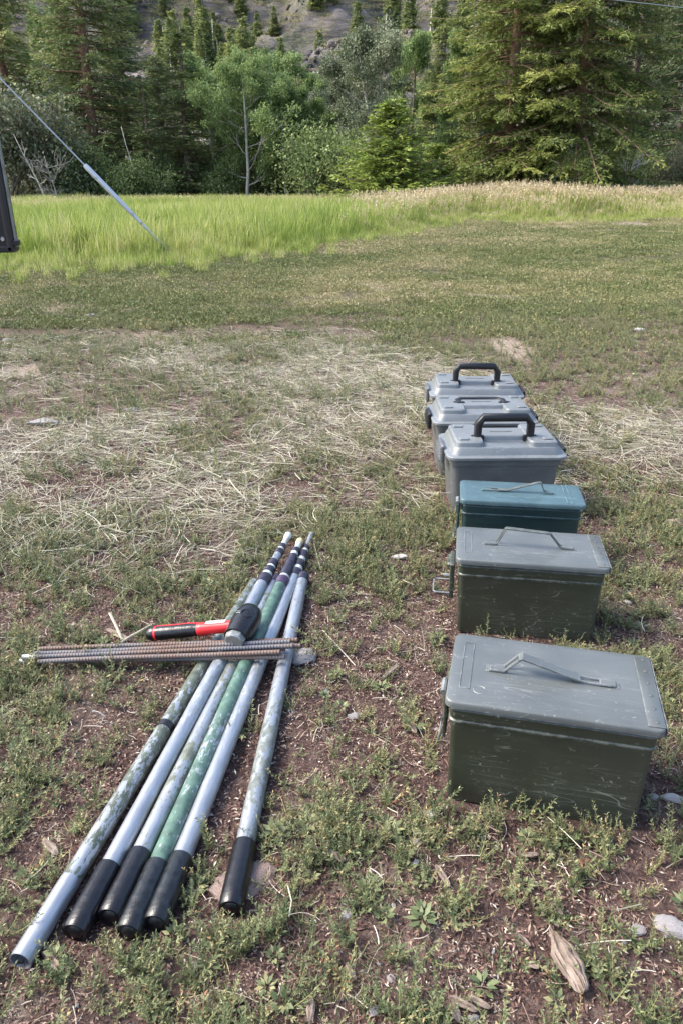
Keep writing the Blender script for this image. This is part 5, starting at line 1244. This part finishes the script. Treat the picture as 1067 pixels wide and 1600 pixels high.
CH = [((702, 1388), (680, 1352), 12, 'long grey wood splinter between poles and front can'), ((540, 1348), (510, 1330), 13, 'flat wood chip left of the long splinter'), ((518, 1325), (500, 1311), 9, 'small pale wood chip above the flat one'), ((842, 1336), (812, 1337), 10, 'wood chip just below the front can'),
      ((766, 1578), (730, 1560), 12, 'split wood piece at the bottom edge'), ((716, 1600), (704, 1568), 16, 'upright grey wood piece at the bottom edge'), ((745, 1582), (700, 1558), 14, 'dark wood sliver beside the split piece'), ((485, 1600), (486, 1560), 14, 'brown bark strip at the bottom edge'),
      ((556, 1534), (541, 1508), 10, 'slim pinkish wood chip near the bottom'), ((841, 1515), (823, 1506), 10, 'small blocky wood chip left of the bark slab'), ((879, 1432), (858, 1410), 6, 'thin splinter above the bark slab'), ((828, 1480), (808, 1462), 8, 'tiny grey splinter left of the slab tip'),
      ((92, 1338), (68, 1314), 14, 'grey wood chip left of the leftmost pole'), ((650, 1148), (630, 1118), 12, 'pale wood piece left of the front can'), ((648, 1100), (628, 1112), 8, 'broken stick above the pale wood piece'), ((596, 1062), (622, 1040), 8, 'dry leaf stalk in the weeds between poles and cans'),
      ((205, 1003), (168, 985), 12, 'dry corn like leaf behind the rebar'), ((95, 1520), (58, 1462), 16, 'crumpled dry plant clump right of the open pole end')]
for k, (a_, b_, wp, lb) in enumerate(CH): chip(a_, b_, wp, lb, .3, k + 3)
# long dry stalks near the rebar
def stalk(pts, r, label):
    P = np.array([gp(x_, y_, z_) for x_, y_, z_ in pts]); V, F = tube(P, r, 5); o = obj('dry_stalk', mesh_vf('dry_stalk', (V, [tuple(dict.fromkeys(int(i) for i in f)) for f in F]), STRAW)); tag(o, label, 'stalk', 'long dry stalks')
    a = o.data.attributes.new('tint', 'FLOAT', 'POINT'); a.data.foreach_set('value', np.full(len(o.data.vertices), .8, np.float32))
stalk([(190, 1004, .01), (205, 994, .014), (222, 985, .02), (236, 977, .02)], .0022, 'thick pale stalk running up to the hammer grip')
stalk([(172, 958, .03), (182, 978, .02), (192, 1000, .01)], .0026, 'broad pale grass blade standing behind the rebar')
stalk([(0, 996, .01), (40, 997, .012), (72, 995, .01)], .0012, 'thin pale stalk at the left edge above the rebar')
stalk([(452, 1432, .02), (456, 1408, .03), (450, 1384, .02)], .0010, 'thin straw standing right of the rightmost pole')
stalk([(505, 985, .015), (530, 1012, .015), (555, 1040, .01)], .0010, 'long straw lying right of the poles')
stalk([(502, 892, .01), (496, 870, .012), (490, 845, .012)], .0012, 'pale straw by the pole tips')

# ------------------------------------------------------------------ guy wire, overhead line, dark panel at the left
def seg_tube(p, q, r, n=2, sides=8, sagz=0.0):
    t = np.linspace(0, 1, n)[:, None]; P = p + (q - p) * t - np.array([0, 0, 1.0]) * (4 * sagz * t * (1 - t)); V, F = tube(P, r, sides)
    return V, [tuple(dict.fromkeys(int(i) for i in f)) for f in F]
g0 = at(253, 381, 9.3); g1 = at(133, 258, 9.3); gd = (g1 - g0) / np.linalg.norm(g1 - g0)
t = thing('guy_wire', 'steel guy wire with a light grey guard slanting into the grass', 'guy wire', tuple(g0))
def rel(vf): V, F = vf; return (np.asarray(V) - g0, F)
top = g0 + gd * (7.6 / gd[2])
obj('wire', mesh_vf('wire', rel(seg_tube(g0 + gd * .3, top, .0085)), WIRE), t)
obj('anchor_rod', mesh_vf('anchor_rod', rel(seg_tube(g0 - gd * .10, g0 + gd * .4, .008)), STEEL), t)
Lg = float(np.linalg.norm(g1 - g0))
sl_ = autosmooth(mesh_vf('guard_sleeve', lathe([(.0, .008), (.03, .015), (.35, .020), (.6, .028), (Lg - .03, .030), (Lg, .024), (Lg, .008)], 16), GALV))
so = obj('guard_sleeve', sl_, t); so.rotation_euler = Vector(gd).to_track_quat('X', 'Z').to_euler()
for d_ in (.30, .44): obj('bolt', autosmooth(mesh_vf('bolt', lathe([(0, .014), (.012, .014), (.013, .0003)], 8, 'Y'), BLACKP)), t, tuple(gd * d_ + np.array([.0, -.028, .008])))
obj('bolt', autosmooth(mesh_vf('bolt', lathe([(0, .008), (.008, .008), (.009, .0003)], 8, 'Y'), BLACKP)), t, tuple(gd * (Lg - .18) + np.array([0, -.034, 0])))
# wooden utility pole carrying the wire, out of frame to the left
pp = Vector((top[0] - .15, g0[1], 0)); t = thing('utility_pole', 'wooden utility pole holding the guy wire', 'utility pole', tuple(pp))
obj('shaft', autosmooth(mesh_vf('shaft', lathe([(-.3, .16), (9.5, .11), (9.5, .0003)], 14, 'Z'), BARK)), t); obj('cross_arm', mesh_vf('cross_arm', rbox(.1, 2.4, .12, .01, .12, 0, 8.9), BARK), t)
p1 = at(960, 0, 20.0); p2 = at(1067, 12, 20.0); dd = p2 - p1
o = obj('overhead_line', mesh_vf('overhead_line', seg_tube(p1 - dd * 9, p2 + dd * 6, .008, 3, 6), WIRE)); tag(o, 'thin overhead line crossing the top right corner', 'cable')
# black framed panel on a post, kept small to cast little shade
e0 = at(25, 389, 1.6); dx, dz = float(e0[0]), float(e0[2])
t = thing('panel', 'black framed panel with a dark glossy face cut off by the left edge', 'panel', (dx, 1.6, 0))
door = obj('board', autosmooth(mesh_vf('panel_board', join(rbox(.34, .022, .36, .003, -.17, 0, dz)), BLACKP)), t)
FR = [rbox(.012, .034, .37, .002, -.004, 0, dz - .004), rbox(.35, .034, .012, .002, -.175, 0, dz - .006), rbox(.014, .03, .012, .002, .0, 0, dz + .006)]
obj('frame', autosmooth(mesh_vf('panel_frame', join(*FR), BLACKP)), door)
obj('edge_trim', mesh_vf('edge_trim', rbox(.0025, .012, .35, .0006, .0036, 0, dz + .004), STEEL), door)
gm_, gt_, gb_ = new_mat('dark_glossy_face'); gb_.inputs['Base Color'].default_value = (.012, .014, .02, 1); gb_.inputs['Roughness'].default_value = .12
obj('face', mesh_vf('panel_face', rbox(.29, .006, .32, .002, -.175, -.013, dz + .015), gm_), door)
for z_ in (.020, .11): obj('bolt', autosmooth(mesh_vf('bolt', lathe([(-.005, .0003), (-.005, .004), (0, .005)], 8, 'Y'), STEEL)), door, (-.016, -.012, dz + z_))
obj('post', autosmooth(mesh_vf('panel_post', lathe([(0, .014), (dz + .3, .014)], 12, 'Z'), STEEL)), t, (-.325, .03, 0))
obj('foot', autosmooth(mesh_vf('panel_foot', rbox(.14, .16, .012, .003, -.325, .03, 0), STEEL)), t)
